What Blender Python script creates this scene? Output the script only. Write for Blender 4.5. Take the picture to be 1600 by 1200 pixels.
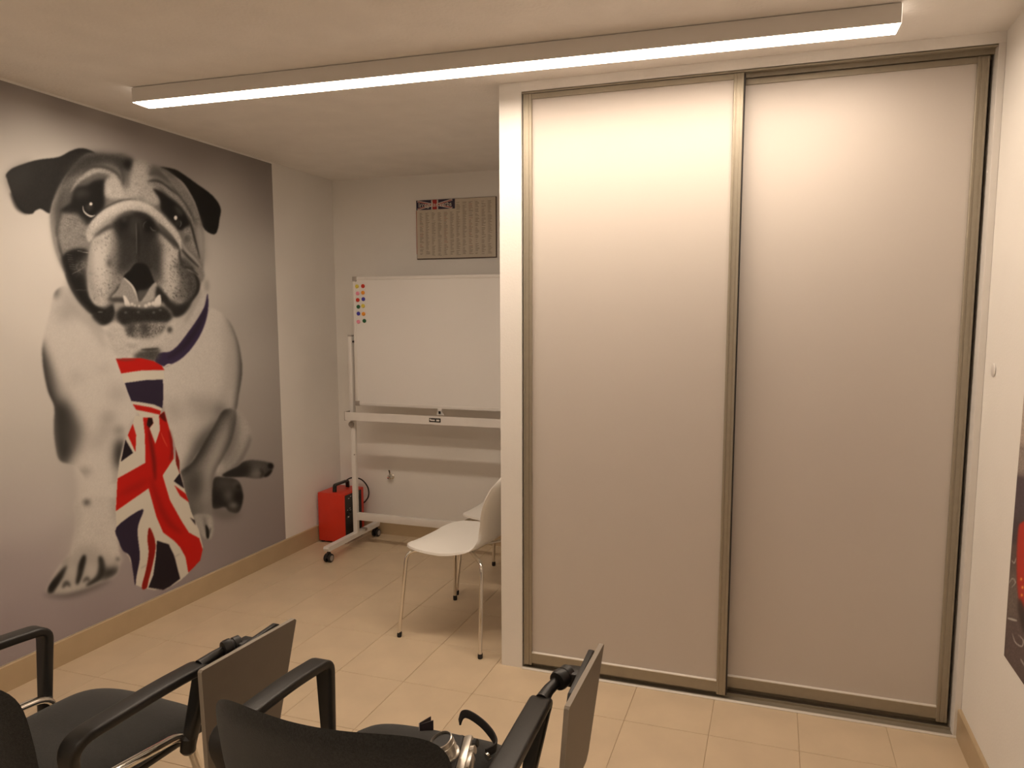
import bpy, bmesh, math, random
import numpy as np
from mathutils import Vector, Matrix
random.seed(4)
for o in list(bpy.data.objects): bpy.data.objects.remove(o)
SC = bpy.context.scene
COL = SC.collection

# ------------------------------------------------------------------ camera
F_PX, PITCH, ROLL, YAW = 1119.989, 6.168, .095, 17.945
PPX, PPY = 847.661, 619.671
CAM = np.array([2.99, -2.862, 1.541])
y_, p_, r_ = (math.radians(a) for a in (YAW, PITCH, ROLL))
FWD = np.array([-math.sin(y_)*math.cos(p_), math.cos(y_)*math.cos(p_), -math.sin(p_)])
RT0 = np.array([math.cos(y_), math.sin(y_), 0.0]); UP0 = np.cross(RT0, FWD)
RT = math.cos(r_)*RT0 + math.sin(r_)*UP0
UP = -math.sin(r_)*RT0 + math.cos(r_)*UP0
cam = bpy.data.cameras.new('camera'); camo = bpy.data.objects.new('view_camera', cam); COL.objects.link(camo)
cam.sensor_width = 36.0; cam.lens = F_PX*36/1600
cam.shift_x = -(PPX-800)/1600; cam.shift_y = (PPY-600)/1600
cam.clip_start = .02
M = Matrix(((RT[0], UP[0], -FWD[0], CAM[0]), (RT[1], UP[1], -FWD[1], CAM[1]), (RT[2], UP[2], -FWD[2], CAM[2]), (0, 0, 0, 1)))
camo.matrix_world = M
SC.camera = camo
def project(P):                      # world point(s) -> photo pixels
    d = P - CAM; w = d @ FWD
    return PPX + F_PX*(d @ RT)/w, PPY - F_PX*(d @ UP)/w

# ------------------------------------------------------------------ light level
W = bpy.data.worlds.new('world'); SC.world = W; W.use_nodes = True
W.node_tree.nodes['Background'].inputs[0].default_value = (.02, .018, .015, 1)
VS = SC.view_settings
VS.view_transform = 'Standard'; VS.look = 'None'; VS.gamma = 1; VS.use_curve_mapping = False
VS.exposure = 1.70
LAMP_STRENGTH = 12.0
LAMP_COLOR = (1.0, .82, .648)

# ------------------------------------------------------------------ helpers
def srgb(c):
    c = np.asarray(c, float)
    return np.where(c <= .04045, c/12.92, ((np.clip(c, 0, None)+.055)/1.055)**2.4)
MATS = {}
def mat(name, col, rough=.5, metal=0, noise=0, nscale=20, bump=0, bscale=60, spec=.5, emit=None, estr=0, sheen=0):
    if name in MATS: return MATS[name]
    m = bpy.data.materials.new(name); m.use_nodes = True; MATS[name] = m
    nt = m.node_tree; N = nt.nodes; Lk = nt.links
    b = N['Principled BSDF']
    b.inputs['Base Color'].default_value = (*col, 1)
    b.inputs['Roughness'].default_value = rough
    b.inputs['Metallic'].default_value = metal
    b.inputs['Specular IOR Level'].default_value = spec
    if sheen: b.inputs['Sheen Weight'].default_value = sheen
    if emit:
        b.inputs['Emission Color'].default_value = (*emit, 1); b.inputs['Emission Strength'].default_value = estr
    tc = N.new('ShaderNodeTexCoord')
    if noise:
        n = N.new('ShaderNodeTexNoise'); n.inputs['Scale'].default_value = nscale; n.inputs['Detail'].default_value = 6
        Lk.new(tc.outputs['Object'], n.inputs['Vector'])
        r = N.new('ShaderNodeValToRGB')
        r.color_ramp.elements[0].position = .3; r.color_ramp.elements[1].position = .7
        r.color_ramp.elements[0].color = (*[max(0, c*(1-noise)) for c in col], 1)
        r.color_ramp.elements[1].color = (*[min(1, c*(1+noise)) for c in col], 1)
        Lk.new(n.outputs['Fac'], r.inputs['Fac']); Lk.new(r.outputs['Color'], b.inputs['Base Color'])
    if bump:
        n2 = N.new('ShaderNodeTexNoise'); n2.inputs['Scale'].default_value = bscale; n2.inputs['Detail'].default_value = 4
        Lk.new(tc.outputs['Object'], n2.inputs['Vector'])
        bp = N.new('ShaderNodeBump'); bp.inputs['Strength'].default_value = bump; bp.inputs['Distance'].default_value = .004
        Lk.new(n2.outputs['Fac'], bp.inputs['Height']); Lk.new(bp.outputs['Normal'], b.inputs['Normal'])
    return m
def print_mat(name, rough=.55):
    if name in MATS: return MATS[name]
    m = bpy.data.materials.new(name); m.use_nodes = True; MATS[name] = m
    a = m.node_tree.nodes.new('ShaderNodeAttribute'); a.attribute_name = 'print'
    b = m.node_tree.nodes['Principled BSDF']; b.inputs['Roughness'].default_value = rough
    b.inputs['Specular IOR Level'].default_value = .3
    m.node_tree.links.new(a.outputs['Color'], b.inputs['Base Color'])
    return m

def link(name, me, m=None, parent=None, smooth=False, loc=None):
    if isinstance(me, bmesh.types.BMesh):
        bm = me; me = bpy.data.meshes.new(name); bmesh.ops.recalc_face_normals(bm, faces=bm.faces[:]); bm.to_mesh(me); bm.free()
    if m is not None and not me.materials: me.materials.append(m)
    if smooth:
        for p in me.polygons: p.use_smooth = True
        try: me.set_sharp_from_angle(angle=math.radians(38))
        except Exception: pass
    o = bpy.data.objects.new(name, me); COL.objects.link(o)
    if parent: o.parent = parent
    if loc: o.location = loc
    return o
def tag(o, label, cat, group=None):
    o['label'] = label; o['category'] = cat
    if group: o['group'] = group
    return o
def struct(o, label=None):
    o['kind'] = 'structure'
    if label: o['label'] = label
    return o
def thing(name, label, cat, loc=(0, 0, 0), rz=0, group=None):
    o = bpy.data.objects.new(name, None); COL.objects.link(o); o.empty_display_size = .1
    o.location = loc; o.rotation_euler = (0, 0, rz)
    return tag(o, label, cat, group)
def box(lo, hi, bev=0, seg=2, bm=None):
    b = bmesh.new()
    r = bmesh.ops.create_cube(b, size=1)
    for v in b.verts:
        v.co = Vector([(lo[i]+hi[i])/2 + v.co[i]*(hi[i]-lo[i]) for i in range(3)])
    if bev: bmesh.ops.bevel(b, geom=b.edges[:], offset=bev, segments=seg, profile=.5, affect='EDGES')
    if bm is None: return b
    me = bpy.data.meshes.new('tmp'); b.to_mesh(me); b.free(); bm.from_mesh(me); bpy.data.meshes.remove(me)
    return bm
def prism(pts, axis, a, b_, bm=None, bev=0):
    """extrude a 2-D polygon along an axis (0 x: pts=(y,z); 1 y: pts=(x,z); 2 z: pts=(x,y))"""
    bm = bm or bmesh.new()
    def mk(p, h):
        return {0: (h, p[0], p[1]), 1: (p[0], h, p[1]), 2: (p[0], p[1], h)}[axis]
    v0 = [bm.verts.new(mk(p, a)) for p in pts]; v1 = [bm.verts.new(mk(p, b_)) for p in pts]
    n = len(pts)
    fs = [bm.faces.new(v0[::-1]), bm.faces.new(v1)]
    for i in range(n): fs.append(bm.faces.new((v0[i], v0[(i+1) % n], v1[(i+1) % n], v1[i])))
    if bev: bmesh.ops.bevel(bm, geom=bm.edges[:], offset=bev, segments=2, profile=.5, affect='EDGES')
    return bm
def catmull(pts, n=8, closed=False):
    P = [np.array(p, float) for p in pts]; out = []; N = len(P)
    for i in range(N if closed else N-1):
        g = (lambda k: P[k % N]) if closed else (lambda k: P[min(max(k, 0), N-1)])
        a, b, c, d = g(i-1), g(i), g(i+1), g(i+2)
        for k in range(n):
            t = k/n
            out.append(.5*((2*b)+(-a+c)*t+(2*a-5*b+4*c-d)*t*t+(-a+3*b-3*c+d)*t**3))
    if not closed: out.append(P[-1])
    return out
def fillet(pts, r, n=6):
    """polyline with rounded corners"""
    P = [Vector(p) for p in pts]; out = [P[0]]
    for i in range(1, len(P)-1):
        rr = r[i-1] if isinstance(r, (list, tuple)) else r
        a = (P[i-1]-P[i]); b = (P[i+1]-P[i])
        d = min(rr, a.length*.49, b.length*.49)
        s, e = P[i]+a.normalized()*d, P[i]+b.normalized()*d
        for k in range(n+1):
            t = k/n; out.append(s*(1-t)**2 + P[i]*2*t*(1-t) + e*t*t)
    out.append(P[-1]); return out
def tube(path, rad, seg=12, bm=None, cap=True, flat=None):
    """round (or oval) tube along a path"""
    bm = bm or bmesh.new(); P = [Vector(p) for p in path]; n = len(P)
    T = [(P[min(i+1, n-1)]-P[max(i-1, 0)]).normalized() for i in range(n)]
    ref = Vector((0, 0, 1)) if abs(T[0].z) < .9 else Vector((1, 0, 0))
    u = (ref - T[0]*ref.dot(T[0])).normalized(); rings = []
    for i in range(n):
        u = (u - T[i]*u.dot(T[i])).normalized(); v = T[i].cross(u)
        rr = rad[i] if isinstance(rad, (list, tuple)) else rad
        ru, rv = (rr, rr) if flat is None else (rr*flat[0], rr*flat[1])
        rings.append([bm.verts.new(P[i]+u*ru*math.cos(2*math.pi*k/seg)+v*rv*math.sin(2*math.pi*k/seg)) for k in range(seg)])
    for a, b in zip(rings, rings[1:]):
        for k in range(seg): bm.faces.new((a[k], a[(k+1) % seg], b[(k+1) % seg], b[k]))
    if cap: bm.faces.new(rings[0][::-1]); bm.faces.new(rings[-1])
    return bm
def sweep_rect(path, width, thick, rnd=.3, bm=None, side=Vector((1, 0, 0))):
    """rounded-rectangle section (width along `side`, thick in the path's plane) along a path"""
    bm = bm or bmesh.new(); P = [Vector(p) for p in path]; n = len(P); rings = []
    for i in range(n):
        t = (P[min(i+1, n-1)]-P[max(i-1, 0)]).normalized(); s = (side - t*side.dot(t)).normalized(); nn = t.cross(s)
        w = (width[i] if isinstance(width, list) else width)/2; h = (thick[i] if isinstance(thick, list) else thick)/2
        r = min(w, h)*rnd; ring = []
        for cx, cy, a0 in ((w-r, h-r, 0), (-w+r, h-r, 90), (-w+r, -h+r, 180), (w-r, -h+r, 270)):
            for k in range(4):
                a = math.radians(a0+30*k); ring.append(bm.verts.new(P[i]+s*(cx+r*math.cos(a))+nn*(cy+r*math.sin(a))))
        rings.append(ring)
    m = len(rings[0])
    for a, b in zip(rings, rings[1:]):
        for k in range(m): bm.faces.new((a[k], a[(k+1) % m], b[(k+1) % m], b[k]))
    bm.faces.new(rings[0][::-1]); bm.faces.new(rings[-1])
    return bm
def lathe(prof, origin=(0, 0, 0), axis=(0, 0, 1), seg=24, bm=None):
    """prof = [(radius, height)...] turned about an axis"""
    bm = bm or bmesh.new(); q = Vector((0, 0, 1)).rotation_difference(Vector(axis)); o = Vector(origin); rings = []
    for r, h in prof:
        rings.append([bm.verts.new(o + q @ Vector((max(r, 1e-5)*math.cos(2*math.pi*k/seg), max(r, 1e-5)*math.sin(2*math.pi*k/seg), h))) for k in range(seg)])
    for a, b in zip(rings, rings[1:]):
        for k in range(seg): bm.faces.new((a[k], a[(k+1) % seg], b[(k+1) % seg], b[k]))
    bm.faces.new(rings[0][::-1]); bm.faces.new(rings[-1])
    return bm
def copy_thing(root, loc, rz, label):
    r = root.copy(); COL.objects.link(r); r.location = loc; r.rotation_euler = (0, 0, rz); r['label'] = label
    for ch in list(root.children):
        c = ch.copy(); COL.objects.link(c); c.parent = r
        for g in list(ch.children):
            d = g.copy(); COL.objects.link(d); d.parent = c
    return r
def text_mesh(s, size):
    cu = bpy.data.curves.new('t', 'FONT'); cu.body = s; cu.size = size; cu.resolution_u = 3
    o = bpy.data.objects.new('t', cu); COL.objects.link(o)
    dg = bpy.context.evaluated_depsgraph_get(); dg.update()
    me = bpy.data.meshes.new_from_object(o.evaluated_get(dg)); bpy.data.objects.remove(o)
    return me

# ------------------------------------------------------------------ materials
M_WALL = mat('wall_paint', (.88, .855, .82), .75, noise=.02, nscale=3, bump=.12, bscale=120, spec=.2)
M_CEIL = mat('ceiling_plaster', (.90, .87, .835), .9, noise=.03, nscale=6, bump=.55, bscale=70, spec=.1)
M_TILE = mat('floor_tile_glaze', (.645, .515, .36), .38, noise=.06, nscale=5, bump=.05, bscale=30, spec=.4)
M_GROUT = mat('grout', (.555, .435, .295), .9)
M_SKIRT = mat('skirting_tile', (.49, .375, .235), .42, noise=.05, nscale=8)
M_DOOR = mat('door_melamine', (.635, .585, .54), .48, noise=.012, nscale=2, spec=.35)
M_ALU = mat('champagne_aluminium', (.38, .34, .27), .5, metal=.6, noise=.03, nscale=40)
M_ALUW = mat('bright_aluminium', (.82, .79, .74), .35, metal=.5)
M_WHITE = mat('white_lacquer_metal', (.80, .77, .74), .4, noise=.02, nscale=10)
M_BOARD = mat('whiteboard_enamel', (.84, .82, .80), .22, noise=.01, nscale=3)
M_GREYP = mat('grey_plastic', (.38, .34, .31), .5)
M_BLACKP = mat('black_plastic', (.013, .0125, .012), .40, bump=.08, bscale=500, spec=.5)
M_RUBBER = mat('black_rubber', (.018, .016, .016), .75)
M_CHROME = mat('chrome', (.80, .77, .72), .09, metal=1)
M_FABRIC = mat('charcoal_fabric', (.030, .030, .029), .95, noise=.35, nscale=260, bump=.5, bscale=700, spec=.15, sheen=.25)
M_TABLET = mat('taupe_laminate', (.14, .115, .09), .45, noise=.03, nscale=30)
M_TABEDGE = mat('laminate_edge', (.34, .30, .25), .5)
M_SHELL = mat('white_shell_plastic', (.88, .86, .82), .33, noise=.01, nscale=5)
M_RED = mat('red_powder_coat', (.72, .040, .016), .38, noise=.04, nscale=12, bump=.05, bscale=300)
# ------------------------------------------------------------------ the room
H = 2.5; YB = 1.582; XW = 3.69; YF = -4.3
TH = .12
def slab(name, lo, hi, m): return struct(link(name, box(lo, hi), m))
slab('wall_left', (-TH, YF-TH, -.02), (0, YB+TH, H+.02), M_WALL)
slab('wall_back', (0, YB, -.02), (XW, YB+TH, H+.02), M_WALL)
slab('wall_right', (XW, YF-TH, -.02), (XW+TH, YB+TH, H+.02), M_WALL)
slab('wall_front', (0, YF-TH, -.02), (XW, YF, H+.02), M_WALL)
slab('wall_partition', (1.873, 0, 0), (1.970, YB, H), M_WALL)
slab('ceiling', (0, YF, H), (XW, YB, H+.1), M_CEIL)
floor = struct(link('floor', box((0, YF, -.06), (XW, YB, -.003)), M_GROUT))
TX, TY, JX, JY = .319, .3775, 1.528, -.272
tile_cache = {}
i0 = math.floor((0-JX)/TX); i1 = math.ceil((XW-JX)/TX); j0 = math.floor((YF-JY)/TY); j1 = math.ceil((YB-JY)/TY)
for i in range(i0, i1):
    for j in range(j0, j1):
        x0, x1 = max(0, JX+i*TX), min(XW, JX+(i+1)*TX); y0, y1 = max(YF, JY+j*TY), min(YB, JY+(j+1)*TY)
        if x1-x0 < .02 or y1-y0 < .02: continue
        if x0 > 1.96 and y0 > .12: continue          # under the closed wardrobe
        g = .0009; key = (round(x1-x0, 4), round(y1-y0, 4))
        if key not in tile_cache:
            b = bmesh.new(); w, d = (x1-x0)/2-g, (y1-y0)/2-g; e = .0012
            lo = [b.verts.new((sx*w, sy*d, -.004)) for sx, sy in ((-1, -1), (1, -1), (1, 1), (-1, 1))]
            mi = [b.verts.new((sx*w, sy*d, -e)) for sx, sy in ((-1, -1), (1, -1), (1, 1), (-1, 1))]
            tp = [b.verts.new((sx*(w-e), sy*(d-e), 0)) for sx, sy in ((-1, -1), (1, -1), (1, 1), (-1, 1))]
            for A_, B_ in ((lo, mi), (mi, tp)):
                for k in range(4): b.faces.new((A_[k], A_[(k+1) % 4], B_[(k+1) % 4], B_[k]))
            b.faces.new(tp); me = bpy.data.meshes.new('tile'); b.to_mesh(me); b.free(); me.materials.append(M_TILE); tile_cache[key] = me
        t = bpy.data.objects.new('tile', tile_cache[key]); COL.objects.link(t); t.parent = floor
        t.location = ((x0+x1)/2, (y0+y1)/2, 0)
# skirting (height .113, thickness .012, rounded top edge)
def skirt(name, a, b_, axis, face, sgn):
    h, t = .113, .012
    prof = [(face, 0), (face+sgn*t, 0), (face+sgn*t, h-.004), (face+sgn*(t-.004), h), (face, h)]
    return struct(link(name, prism(prof, axis, a, b_), M_SKIRT))
skirt('baseboard_left', YF+.012, YB, 1, 0, 1)
skirt('baseboard_back', .012, 1.873, 0, YB, -1)
skirt('baseboard_right', YF+.012, -.004, 1, XW, -1)
skirt('baseboard_front', 0, XW, 0, YF, 1)

# ------------------------------------------------------------------ sliding-door wardrobe
ZH = 2.462
slab('trim_1', (1.970, 0, ZH), (XW, .10, H), M_CEIL)               # plaster header above the doors
wd = thing('built_in_wardrobe', 'tall built-in wardrobe with two pale sliding doors in aluminium frames', 'wardrobe', (2.83, .05, 0))
def wpart(name, bm, m, parent=wd, smooth=False):
    o = link(name, bm, m, parent, smooth)
    off = Vector(wd.location)
    if parent is wd: o.location = -off
    return o
def stile_bm(x0, x1, z0, z1, yf, yb, grip):
    """aluminium stile with two shallow grooves in the front face"""
    w = x1-x0; g = .0018
    pr = [(x0, yb), (x1, yb), (x1, yf+.002), (x1-.002, yf), (x1-w*.22, yf), (x1-w*.22-.001, yf+g), (x1-w*.34, yf+g), (x1-w*.34-.001, yf),
          (x0+w*.34, yf+.0005), (x0+w*.33, yf+g), (x0+w*.20, yf+g), (x0+w*.19, yf+.0005), (x0+.002, yf), (x0, yf+.002)]
    if grip: pr = [(x1-(p[0]-x0), p[1]) for p in pr][::-1]
    return prism(pr, 2, z0, z1)
def sliding_door(x0, x1, yf, z0, z1, lab):
    st, rb, rt = .037, .056, .020
    yb = yf+.034
    d = wpart('sliding_door', box((x0+st-.006, yf+.011, z0+rb-.006), (x1-st+.006, yf+.021, z1-rt+.006)), M_DOOR); d['label'] = lab
    wpart('stile', stile_bm(x0, x0+st, z0, z1, yf, yb, False), M_ALU, d)
    wpart('stile', stile_bm(x1-st, x1, z0, z1, yf, yb, True), M_ALU, d)
    # bottom rail with a bright upper lip, top rail
    zb = z0+.009
    wpart('bottom_rail', prism([(yf+.003, zb), (yf+.003, z0+rb-.004), (yf+.006, z0+rb), (yf+.026, z0+rb), (yf+.026, zb)], 0, x0+st, x1-st), M_ALU, d)
    wpart('rail_lip', prism([(yf+.0025, z0+rb-.003), (yf+.0025, z0+rb), (yf+.0108, z0+rb+.0032), (yf+.0108, z0+rb-.003)], 0, x0+st, x1-st), M_ALUW, d)
    wpart('top_rail', prism([(yf+.003, z1-rt), (yf+.003, z1), (yf+.026, z1), (yf+.026, z1-rt)], 0, x0+st, x1-st), M_ALU, d)
    return d
d1 = sliding_door(1.976, 2.846, .004, .018, 2.452, 'front sliding door beside the partition')
wpart('gap_shade_seal', box((2.8455, .007, .02), (2.8500, .0445, 2.45)), M_RUBBER, d1)  # black strip paints the shaded gap between the doors, doubling as seal
sliding_door(2.800, 3.656, .046, .026, 2.440, 'rear sliding door beside the right wall')
# bottom track: two aluminium channels with white lip
tb = bmesh.new()
prism([(-.001, .0005), (-.001, .0085), (.004, .0085), (.004, .004), (.036, .004), (.036, .014), (.042, .014), (.042, .006), (.082, .006), (.082, .018), (.088, .018), (.088, .0005)], 0, 1.972, 3.668, tb)
bt = wpart('bottom_track', tb, M_ALU)
wpart('track_lip', prism([(-.010, .0003), (-.010, .003), (-.006, .0075), (-.0012, .0080), (-.0012, .0003)], 0, 1.972, 3.686), M_ALUW, bt)
tt = bmesh.new()
box((1.972, .0015, 2.4535), (3.668, .0055, ZH), bm=tt); box((1.972, .040, 2.442), (3.668, .044, ZH), bm=tt); box((1.972, .084, 2.436), (3.668, .09, ZH), bm=tt); box((1.972, .0015, ZH-.003), (3.668, .09, ZH-.0004), bm=tt)
wpart('top_track', tt, M_ALU)
wpart('side_jamb', box((3.668, -.004, 0), (3.6895, .09, ZH), .001, 1), M_WHITE)

# ------------------------------------------------------------------ ceiling strip light
lx0, lx1 = .40, 3.319
rot = math.atan2(-.306-(-.391), lx1-lx0)
L = thing('ceiling_light', 'long white linear ceiling light with glowing diffuser in front of the wardrobe', 'light', ((lx0+lx1)/2, -.345, H), rot)
ll = (lx1-lx0)/2/math.cos(rot); lw = .047; lh = .062
hb = bmesh.new()
pr = [(-lw, -.004), (-lw, -lh+.001), (-lw+.003, -lh+.001), (-lw+.003, -.009), (lw-.003, -.009), (lw-.003, -lh+.001), (lw, -lh+.001), (lw, -.004), (lw-.006, -.004), (lw-.006, 0), (-lw+.006, 0), (-lw+.006, -.004)]
prism(pr, 0, -ll, ll, hb)
link('housing', hb, mat('white_housing', (.80, .77, .73), .5), L)
M_DIFF = mat('lit_diffuser', (.9, .9, .9), .4, emit=LAMP_COLOR, estr=LAMP_STRENGTH)
M_CAP = mat('lit_end_cap', (.9, .9, .9), .4, emit=LAMP_COLOR, estr=.35)
link('diffuser', box((-ll+.001, -lw+.004, -lh-.001), (ll-.001, lw-.004, -lh+.012), .001, 1), M_DIFF, L)
for s in (-1, 1):
    link('end_cap', box((s*ll-.001, -lw+.001, -lh), (s*ll+.002, lw-.001, -.005), .0005, 1), M_CAP, L)
# added fill light: unseen strip over the seats behind the camera
fill_light = copy_thing(L, (1.85, -2.95, H), 0, 'added fill light, an unseen white strip over the seats at the far end of the room')
for ch_ in fill_light.children:                                           # dimmer tube than the first
    if ch_.name.startswith('diffuser'):
        ch_.data = ch_.data.copy(); ch_.data.materials[0] = mat('fill_diffuser', (.9, .9, .9), .4, emit=LAMP_COLOR, estr=LAMP_STRENGTH*.42)
# ------------------------------------------------------------------ wall mural: a printed photograph of a sitting bulldog with a flag tie
# The print is painted shape by shape into an array and stored as colours on the vertices of the paper.
class Canvas:
    def __init__(s, x0, y0, x1, y1, sc):
        s.x0, s.y0, s.sc = x0, y0, sc; s.w, s.h = int((x1-x0)*sc), int((y1-y0)*sc)
        s.a = np.zeros((s.h, s.w, 3)); s.clip = None; s.rng = np.random.default_rng(7)
    def blur(s, m, r):
        if r < .3: return m
        k = int(3*r)+1; g = np.exp(-.5*(np.arange(-k, k+1)/r)**2); g /= g.sum()
        for ax in (0, 1): m = np.apply_along_axis(lambda v: np.convolve(v, g, 'same'), ax, m) if m.size < 4000 else s._cv(m, g, ax)
        return m
    def _cv(s, m, g, ax):
        k = len(g)//2; pad = [(0, 0), (0, 0)]; pad[ax] = (k, k); q = np.pad(m, pad); out = np.zeros_like(m); n = m.shape[ax]
        for i, c in enumerate(g): out += c*(q[i:i+n] if ax == 0 else q[:, i:i+n])
        return out
    def win(s, pts, m):
        p = np.array(pts); X0, Y0 = np.floor(p.min(0)-m).astype(int); X1, Y1 = np.ceil(p.max(0)+m).astype(int)
        X0, Y0 = max(X0, 0), max(Y0, 0); X1, Y1 = min(X1, s.w), min(Y1, s.h)
        if X1 <= X0 or Y1 <= Y0: return None
        yy, xx = np.mgrid[Y0:Y1, X0:X1]; return X0, Y0, X1, Y1, xx+.5, yy+.5
    def put(s, w, m, v, grain):
        X0, Y0, X1, Y1 = w[:4]; v = np.array([v, v*.985, v*.965] if np.isscalar(v) else v)
        c = np.broadcast_to(v, m.shape+(3,))
        if grain: c = c*(1+grain*s.noise[Y0:Y1, X0:X1, None])
        if s.clip is not None: m = m*s.clip[Y0:Y1, X0:X1]
        R = s.a[Y0:Y1, X0:X1]; R += (c-R)*m[..., None]
    def poly(s, pts, v, blur=1.2, alpha=1., smooth=True, grain=0):
        p = np.array([((x-s.x0)*s.sc, (y-s.y0)*s.sc) for x, y in pts])
        if smooth: p = np.array(catmull(p, 4, True))
        b = blur*s.sc; w = s.win(p, 3*b+3)
        if w is None: return
        xx, yy = w[4], w[5]; ins = np.zeros(xx.shape, bool); n = len(p)
        for i in range(n):
            (ax, ay), (bx, by) = p[i], p[(i+1) % n]
            if ay == by: continue
            c = (ay > yy) != (by > yy); ins ^= c & (xx < (bx-ax)*(yy-ay)/(by-ay)+ax)
        s.put(w, s.blur(ins.astype(float), b)*alpha, v, grain)
    def line(s, pts, wd, v, blur=1., alpha=1., grain=0, taper=True):
        p = np.array([((x-s.x0)*s.sc, (y-s.y0)*s.sc) for x, y in pts]); k = len(p)
        wds = np.linspace(wd[0], wd[1], k) if isinstance(wd, (tuple, list)) else np.full(k, wd)
        q = np.array(catmull(np.column_stack([p, wds*s.sc/2]), 5)); b = blur*s.sc
        if taper: q[:, 2] *= np.clip(np.sin(np.pi*(np.arange(len(q))+.6)/(len(q)+.2)), 0, 1)**.6
        w = s.win(q[:, :2], q[:, 2].max()+3*b+2)
        if w is None: return
        xx, yy = w[4], w[5]; m = np.zeros(xx.shape)
        for (ax, ay, ar), (bx, by, br) in zip(q, q[1:]):
            dx, dy = bx-ax, by-ay; L2 = dx*dx+dy*dy+1e-9; t = np.clip(((xx-ax)*dx+(yy-ay)*dy)/L2, 0, 1)
            d = np.hypot(xx-ax-t*dx, yy-ay-t*dy)-(ar+t*(br-ar)); m = np.maximum(m, np.clip(.5-d, 0, 1))
        s.put(w, s.blur(m, b*.62)*alpha, v, grain)
    def mask(s, pts, blur=1.):
        keep, s.a = s.a, np.zeros_like(s.a); c, s.clip = s.clip, None
        s.poly(pts, (1., 1., 1.), blur); m = s.a[..., 0]; s.a = keep; s.clip = c
        return m
    def ell(s, x, y, rx, ry, v, blur=1., alpha=1., grain=0):
        s.poly([(x+rx*math.cos(a*math.pi/5), y+ry*math.sin(a*math.pi/5)) for a in range(10)], v, blur, alpha, True, grain)
CV = Canvas(-12, 95, 462, 1075, 1.5)
nz = CV.rng.normal(size=(CV.h, CV.w))
n1 = CV.blur(nz, .75); n2 = CV.blur(CV.rng.normal(size=nz.shape), 3.0)
CV.noise = n1/n1.std()*.75+n2/n2.std()*.25
# backdrop tone of the print: scattered tones, smoothly blended
BGS = '''0,120,55 100,150,55 200,182,56 300,215,57 415,255,54 0,160,72 27,227,88 60,260,92 10,420,98 40,420,99 60,480,97 400,300,68 400,400,80 360,330,79
350,420,86 250,220,68 150,205,76 60,200,80 0,560,93 30,620,90 30,700,86 30,800,80 60,760,84 20,900,72 60,950,68 0,1000,66 150,960,66 200,900,69 410,500,80
420,600,74 430,700,69 430,800,66 380,850,63 400,650,74 350,860,64 300,900,65 380,560,80 100,880,74 440,300,62 440,500,71 0,300,95 300,240,64 380,800,64 330,300,75'''
B_ = np.array([[float(q) for q in t.split(',')] for t in BGS.split()])
yy, xx = np.mgrid[0:CV.h:4, 0:CV.w:4]; px, py = CV.x0+xx/CV.sc, CV.y0+yy/CV.sc
wt = np.exp(-((px[..., None]-B_[:, 0])**2+(py[..., None]-B_[:, 1])**2)/(2*34**2))+1e-9*np.exp(-((px[..., None]-B_[:, 0])**2+(py[..., None]-B_[:, 1])**2)/(2*120**2))
bg = (wt*B_[:, 2]).sum(-1)/wt.sum(-1)/100
bg = np.repeat(np.repeat(bg, 4, 0), 4, 1)[:CV.h, :CV.w]; bg = CV.blur(np.pad(bg, 40, 'edge'), 10)[40:-40, 40:-40]
low = np.clip((CV.y0+np.arange(CV.h)/CV.sc-700)/250, 0, 1)[:, None]; dk = np.clip((.8-bg)/.4, 0, 1)
CV.a[..., 0] = bg; CV.a[..., 1] = bg*(.985-.05*dk-.025*low); CV.a[..., 2] = bg*(.965-.04*dk+.015*low)
def T(ox, oy, k): return lambda s: [(ox+float(a.split(',')[0])/k, oy+float(a.split(',')[1])/k) for a in s.split()]
A = T(0, 200, 3.636); B = T(0, 500, 3.3333); C = T(0, 780, 3.3333); D = T(0, 220, 8); E = T(180, 220, 8); FF = T(60, 340, 10); G = T(200, 340, 10)
HH = T(100, 420, 6.6667); I = T(40, 440, 4); J = T(160, 540, 5); K = T(160, 720, 5.714)
P, Ln = CV.poly, CV.line
def spot(t, xy, r, v, blur=2., alpha=1., ry=None):
    x, y = t(xy)[0]; CV.ell(x, y, r, ry or r, v, blur, alpha)
# hind quarters and feet
haunch = B('1190,450 1270,510 1308,600 1295,665 1240,760 1150,818 1120,760 1180,640'); P(haunch, .80, 2.5, grain=.02); CV.clip = CV.mask(haunch, 2)
Ln(B('1312,600 1295,680 1235,770 1150,820'), 16, .42, 8, .8); Ln(B('1215,480 1205,620 1160,740'), 22, .45, 9, .7); Ln(B('1250,640 1220,710 1170,770'), 5, .6, 4, .6); CV.clip = None
f1 = K('1065,134 1200,55 1260,8 1340,-5 1480,15 1522,48 1505,92 1440,142 1380,156 1250,142'); P(f1, .30, 1.4, grain=.05); CV.clip = CV.mask(f1, 1)
P(K('1330,100 1370,50 1415,80 1425,140 1380,160 1310,150'), .58, 5); P(K('1320,-10 1440,10 1490,40 1430,70 1380,50 1320,40'), .44, 6); Ln(K('1080,130 1180,110 1280,60'), 26, .16, 8, .9); Ln(K('1405,70 1430,110 1410,150'), 4, .22, 2.5, .8); CV.clip = None
spot(K, '1500,45', 4.2, .06, 1.4); Ln(K('1508,85 1475,120 1445,138'), 5, .1, 2)
f2 = K('985,168 1100,152 1180,165 1225,205 1252,300 1242,395 1205,462 1130,452 1090,412 978,415'); P(f2, .15, 1.4, grain=.05); CV.clip = CV.mask(f2, 1)
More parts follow.
